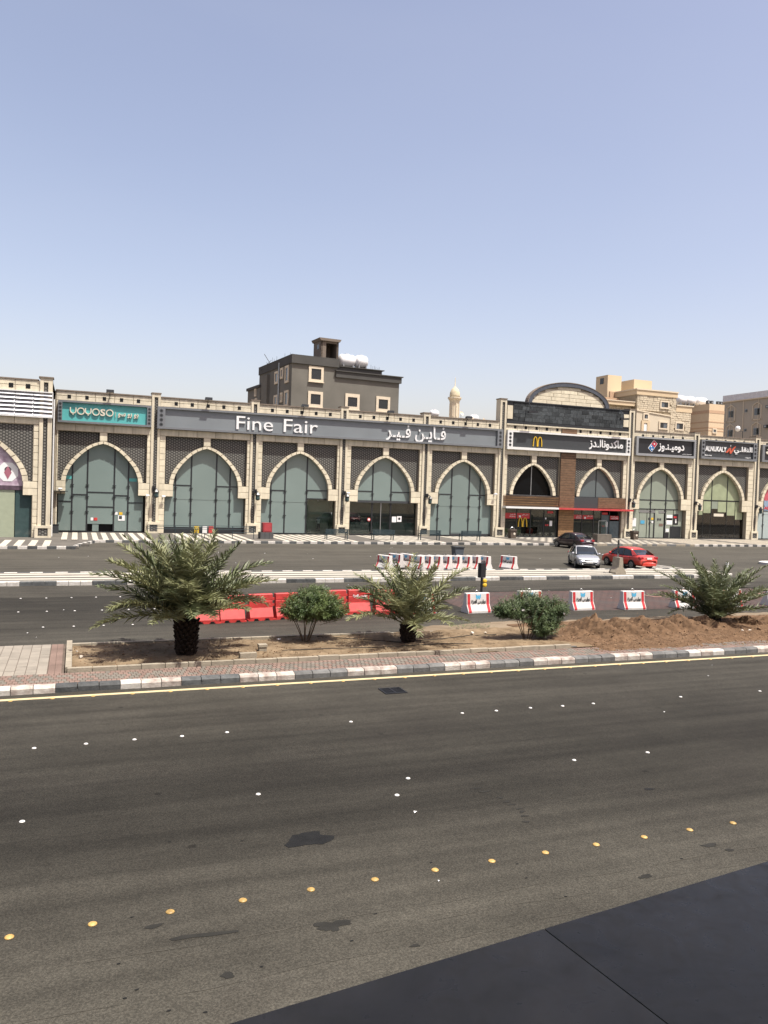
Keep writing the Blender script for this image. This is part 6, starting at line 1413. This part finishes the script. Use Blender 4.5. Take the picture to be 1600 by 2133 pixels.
def palm(loc, label, nf, L_, trunk, seed, e_lo, e_hi, mats, skirt=True, leafn=46, width=.42, dx=(1., 1.)):
    rs = random.Random(seed); t = thing('date_palm', label, 'palm tree', loc, 0)
    tr, th = trunk
    prof = [(tr*1.15, -.1)]
    h = 0
    while h < th: g_ = .92+.26*h/th; prof += [(tr*g_*rs.uniform(.92, 1.0), h), (tr*g_*rs.uniform(1.04, 1.14), h+.05), (tr*g_*.95, h+.07)]; h += .085
    prof += [(tr*.7, th+.05), (tr*.3, th+.25)]
    tk = MB().lathe((0, 0, 0), prof, 18).build('trunk', TRUNK, t)
    b = MB()
    for i in range(int(90*th)+30):
        a = i*2.4; z = th*(i/(90*th+30))+.02; Mx = Matrix.Rotation(a, 4, 'Z') @ Matrix.Translation((tr*(.92+.26*z/th), 0, z)) @ Matrix.Rotation(R(rs.uniform(15, 45)), 4, 'Y')
        b.prism([(-.055, -.02), (.055, -.02), (.035, .11), (-.035, .11)], -.02, .025)
        b.v[-8:] = [tuple(Mx @ (Matrix.Rotation(R(90), 4, 'Z') @ Vector(v))) for v in b.v[-8:]]
    tag(b.build('leaf_scar', TRUNK, tk), kind='stuff')
    protos = []
    for i in range(nf):
        f_ = i/(nf-1); el = e_hi+(e_lo-e_hi)*f_**.75+rs.uniform(-.12, .12); dr = .35+.38*f_+rs.uniform(-.22, .30)
        lg = L_*(.74+.26*math.sin(math.pi*min(.8, .10+f_*.75)))*rs.uniform(.88, 1.1)
        ra, lf = frond(lg, leafn, el, dr, rs, width*lg/L_)
        ro = ra.build('frond', RACH, t); ro.rotation_euler.z = i*2.39996+rs.uniform(-.2, .2); ro.location = (rs.uniform(-.08, .08), rs.uniform(-.08, .08), th+.05+.15*(1-f_))
        lo_ = lf.build('leaflets', mats[0] if rs.random() < .6 else mats[1], ro); lo_['kind'] = 'stuff'
    return t
p1 = gr(388, 1365, .1)
palm((p1.x, p1.y+.1, .1), 'largest date palm with thick dark trunk and wide pale green crown', 60, 2.72, (.27, .98), 5, R(16), R(88), (PALML, PALML2), leafn=58, width=.50)
p2 = gr(850, 1338, .1)
palm((p2.x, p2.y, .1), 'small date palm with a short shaggy trunk in the middle of the bed', 30, 2.5, (.20, .50), 9, R(20), R(86), (PALML, PALML2), leafn=50, width=.43)
p3 = at(1487, 1300, 24.6); z3 = moundz(p3.x, 24.6)-.15
palm((p3.x, 24.6, z3), 'trunkless dark green date palm growing out of the dirt mound at the right', 42, 2.75, (.16, .12), 14, R(26), R(86), (PALML2, PALML2), leafn=50, width=.43)

def shrub(loc, label, c, rad, nt, seed, m, stems, flowers=0, lumps=None, leafL=.125, up_=.0):
    rs = random.Random(seed); t = thing('oleander_bush', label, 'bush', loc); lv = MB(); st = MB(); ft = MB(); fp = MB()
    lumps = lumps or [(0, 0, 0, 1)]
    tips = []
    for i in range(nt):
        lx_, ly_, lz_, ls = rs.choice(lumps); v = Vector((rs.gauss(0, 1), rs.gauss(0, 1), rs.gauss(0, 1))).normalized()*(rs.random()**.33)*rs.uniform(.85, 1.08)
        P_ = Vector((c[0]+rad[0]*(lx_+ls*v.x), c[1]+rad[1]*(ly_+ls*v.y), c[2]+rad[2]*(lz_+ls*v.z)))
        if P_.z < .12: continue
        ax = (v*.8+Vector((0, 0, .55))+Vector((rs.uniform(-.3, .3), rs.uniform(-.3, .3), 0))).normalized(); tips.append(P_)
        for k in range(15):
            a = k*2.4; o1 = ax.orthogonal().normalized(); o2 = ax.cross(o1); sp = rs.uniform(.45, 1.25)
            d = (ax*math.cos(sp)+(o1*math.cos(a)+o2*math.sin(a))*math.sin(sp)).normalized(); q = P_-ax*.018*k+Vector((0, 0, .05))
            ll = leafL*rs.uniform(.7, 1.2); pr_ = d.cross(ax).normalized()*.0125; n0 = len(lv.v); mm = q+d*ll*.5
            lv.v += [tuple(q), tuple(mm+pr_), tuple(q+d*ll+Vector((0, 0, -.015))), tuple(mm-pr_)]; lv.f.append((n0, n0+1, n0+2, n0+3))
    for i in range(stems):
        a = i*2.4; q0 = Vector((.10*math.cos(a), .08*math.sin(a), -.02)); tg = Vector((c[0]+rad[0]*.75*math.cos(a)*rs.uniform(.3, 1), c[1]+rad[1]*.7*math.sin(a), c[2]+rad[2]*rs.uniform(-.3, .4)))
        mm = q0.lerp(tg, .5)+Vector((0, 0, .08)); st.tube([q0, q0.lerp(mm, .5)+Vector((rs.uniform(-.02, .02), 0, .02)), mm, tg], .019, 5, .007)
    for i in range(min(160, len(tips))):
        tp = tips[i]; b0 = Vector((c[0]*.6+tp.x*.4, c[1]*.6+tp.y*.4, min(c[2], tp.z)*.8)); st.tube([b0, b0.lerp(tp, .6), tp], .007, 4, .003)
    st.build('stems', BARK, t); tag(lv.build('foliage', m, t), kind='stuff')
    for i in range(flowers):
        tp = rs.choice(tips); b = fp if i % 6 == 0 else ft; q = tp+Vector((rs.uniform(-.05, .05), -.08, .05))
        for k in range(5):
            a = k*1.257; n0 = len(b.v); d = Vector((math.cos(a), -.25, math.sin(a)))*.032; e = Vector((-math.sin(a), 0, math.cos(a)))*.016
            b.v += [tuple(q), tuple(q+d*.7+e), tuple(q+d*1.2), tuple(q+d*.7-e)]; b.f.append((n0, n0+1, n0+2, n0+3))
    if flowers: tag(ft.build('white_flowers', PETW, t), kind='stuff'); tag(fp.build('pink_flowers', PETP, t), kind='stuff')
    return t
q1 = gr(637, 1335, .1)
shrub((q1.x, q1.y, .1), 'round-headed oleander bush on thin bare stems between two palms', (.22, 0, 1.12), (1.22, 1.1, .68), 1350, 3, OLEA, 9, lumps=[(0, 0, 0, .85), (-.35, 0, -.15, .6), (.4, 0, -.2, .6), (.05, 0, .35, .6)])
q2 = gr(1100, 1335, .1)
shrub((q2.x+.05, q2.y+.15, .1), 'broad irregular oleander bush with white and a few pink flowers next to the dirt', (.10, 0, 1.02), (1.42, 1.1, .80), 1450, 6, OLEA2, 8, flowers=16, lumps=[(-.45, 0, .05, .5), (-.05, 0, .35, .5), (.1, 0, -.15, .6), (.5, 0, .1, .5), (.45, 0, -.5, .5), (.75, 0, -.05, .32), (-.75, 0, -.05, .28), (.25, -.2, -.75, .4)])
# cut green branches lying in the bed
rs = random.Random(12); b = MB(); p = gr(985, 1308, .08)
for i in range(260):
    q = Vector((p.x+rs.gauss(0, .42), p.y+rs.gauss(0, .25), .10+rs.random()*.12)); a = rs.uniform(0, 6.28); d = Vector((math.cos(a), math.sin(a), rs.uniform(-.2, .4)))*.11; e = Vector((-d.y, d.x, 0))*.1; n0 = len(b.v)
    b.v += [tuple(q), tuple(q+d*.5+e), tuple(q+d), tuple(q+d*.5-e)]; b.f.append((n0, n0+1, n0+2, n0+3))
tag(b.build('cut_branches', OLEA), 'heap of cut green leaves lying on the sand left of the flowering oleander', 'cut leaves', kind='stuff')
b = MB()
for i in range(420):                       # dry litter on the bed and fallen twigs
    x = rs.uniform(.1, 15); y = rs.uniform(21.5, 24.8); a = rs.uniform(0, 6.28); l_ = rs.uniform(.04, .16); z = .13+rs.random()*.03
    b.tube([(x, y, z), (x+l_*math.cos(a), y+l_*math.sin(a), z+.01)], .005, 3)
tag(b.build('twigs', BARK), 'dry twigs and leaf litter strewn over the planting bed', 'twigs', kind='stuff')
b = MB(); r_ = random.Random(31)
for i in range(70):                         # scraps of paper and plastic on the asphalt
    x = r_.uniform(-2, 45); y = r_.choice([r_.uniform(26.3, 39), r_.uniform(46.5, 66), r_.uniform(2, 19)]); s_ = r_.uniform(.02, .06)*(1 if y < 40 else 1.8)
    b.poly([(x, y, .006), (x+s_, y+s_*.2, .01+s_*.3), (x+s_*1.1, y+s_, .008), (x+s_*.1, y+s_*.8, .012+s_*.2)])
tag(b.build('litter', WHITE), 'tiny scraps of white litter strewn over the asphalt', 'litter', kind='stuff')
# irrigation hoses, blocks, drain
for pts, l in (([(12.0, 22.6), (11, 22.75), (9, 22.62), (7.2, 22.7), (5.8, 22.9)], 'thin black irrigation hose running along the front of the bed'), ([(13.6, 23.9), (12.4, 23.75), (11.2, 23.35), (9.8, 23.5), (8.0, 24.6), (7.4, 24.7)], 'second black hose curving past the middle palm')):
    o = MB().tube([(x, y, .13+.02*math.sin(x*3)+.045*nz(x, y, .9)+.04*max(0, (x-9)/6)) for x, y in pts], .014, 5).build('hose', RUBBLE); tag(o, l, 'hose')
p = gr(548, 1357, .1); t = thing('concrete_stub', 'upright square concrete stub in the bed left of the round bush', 'concrete block', (p.x, p.y+.1, .06)); MB().box(-.11, .11, -.1, .1, 0, .17).build('stub', CONC, t); MB().box(-.13, .13, -.12, .12, .17, .24).build('cap', CONC, t)
p = gr(517, 1372, .1); t = MB().box(-.24, .24, -.08, .08, 0, .16).build('concrete_block', CONC); t.location = (p.x, p.y+.05, .1); t.rotation_euler.z = R(4); tag(t, 'loose border stone lying just inside the bed kerb', 'concrete block')
p = gr(580, 1333, .12); b = MB(); rock(b, 0, 0, .03, .06, rs); rock(b, .06, .02, .03, .05, rs); t = b.build('white_rag', WHITE); t.location = (p.x, p.y, .12); tag(t, 'crumpled white scrap lying at the left edge of the bush shadow', 'scrap')
# storm drain grate
c4 = [gr(*q) for q in ((790, 1434), (826, 1434), (848, 1444), (808, 1446))]; cx = sum(q.x for q in c4)/4; cy = sum(q.y for q in c4)/4
t = thing('drain_grate', 'rusty black storm drain grating set in the asphalt below the kerb', 'drain grate', (cx, cy, 0)); MB().box(-.27, .27, -.24, .24, -.02, .005).build('pit', BLACK, t)
b = MB(); b.box(-.29, .29, -.27, -.23, 0, .02).box(-.29, .29, .23, .27, 0, .02).box(-.29, -.26, -.23, .23, 0, .02).box(.26, .29, -.23, .23, 0, .02).box(-.02, .02, -.23, .23, 0, .02).build('grate_frame', INK, t)
for k in range(7): MB().box(-.26, .26, -.21+.065*k, -.185+.065*k, .0, .016).build('grate_bar', INK, t)

# ------------------------------------------------------------------ the building we look from: stone ledge, unseen wall added to shade it
HB = thing('ledge_building', 'building of the viewpoint with a dark polished granite ledge in the lower right corner', 'building', (1.26, 1.84, 0), R(7.3))
LZ = 3.8
for i in range(-4, 6):
    x0 = -.03+1.45*i
    MB().box(x0+.002, x0+1.45-.002, -1.75, 0, LZ-.05, LZ).build('ledge_slab', GRAN, HB)
MB().box(-5.9, 8.6, -1.75, -.02, LZ-.5, LZ-.052).box(-6.9, 9.6, -1.9, -.6, 0, LZ-.5).build('ledge_body', mat('ledge_mortar', (.03, .03, .028), .9), HB)
MB().box(-12, 14, -6, -1.95, 0, 3.2).box(-12, 14, -6, -3.3, 3.2, 6.2).box(-12, 14, -6, -1.95, 6.2, 12).build('wall', mat('unseen_wall_render', (.40, .36, .30), .9), HB)  # unseen front of this building, added to keep the sun off the ledge
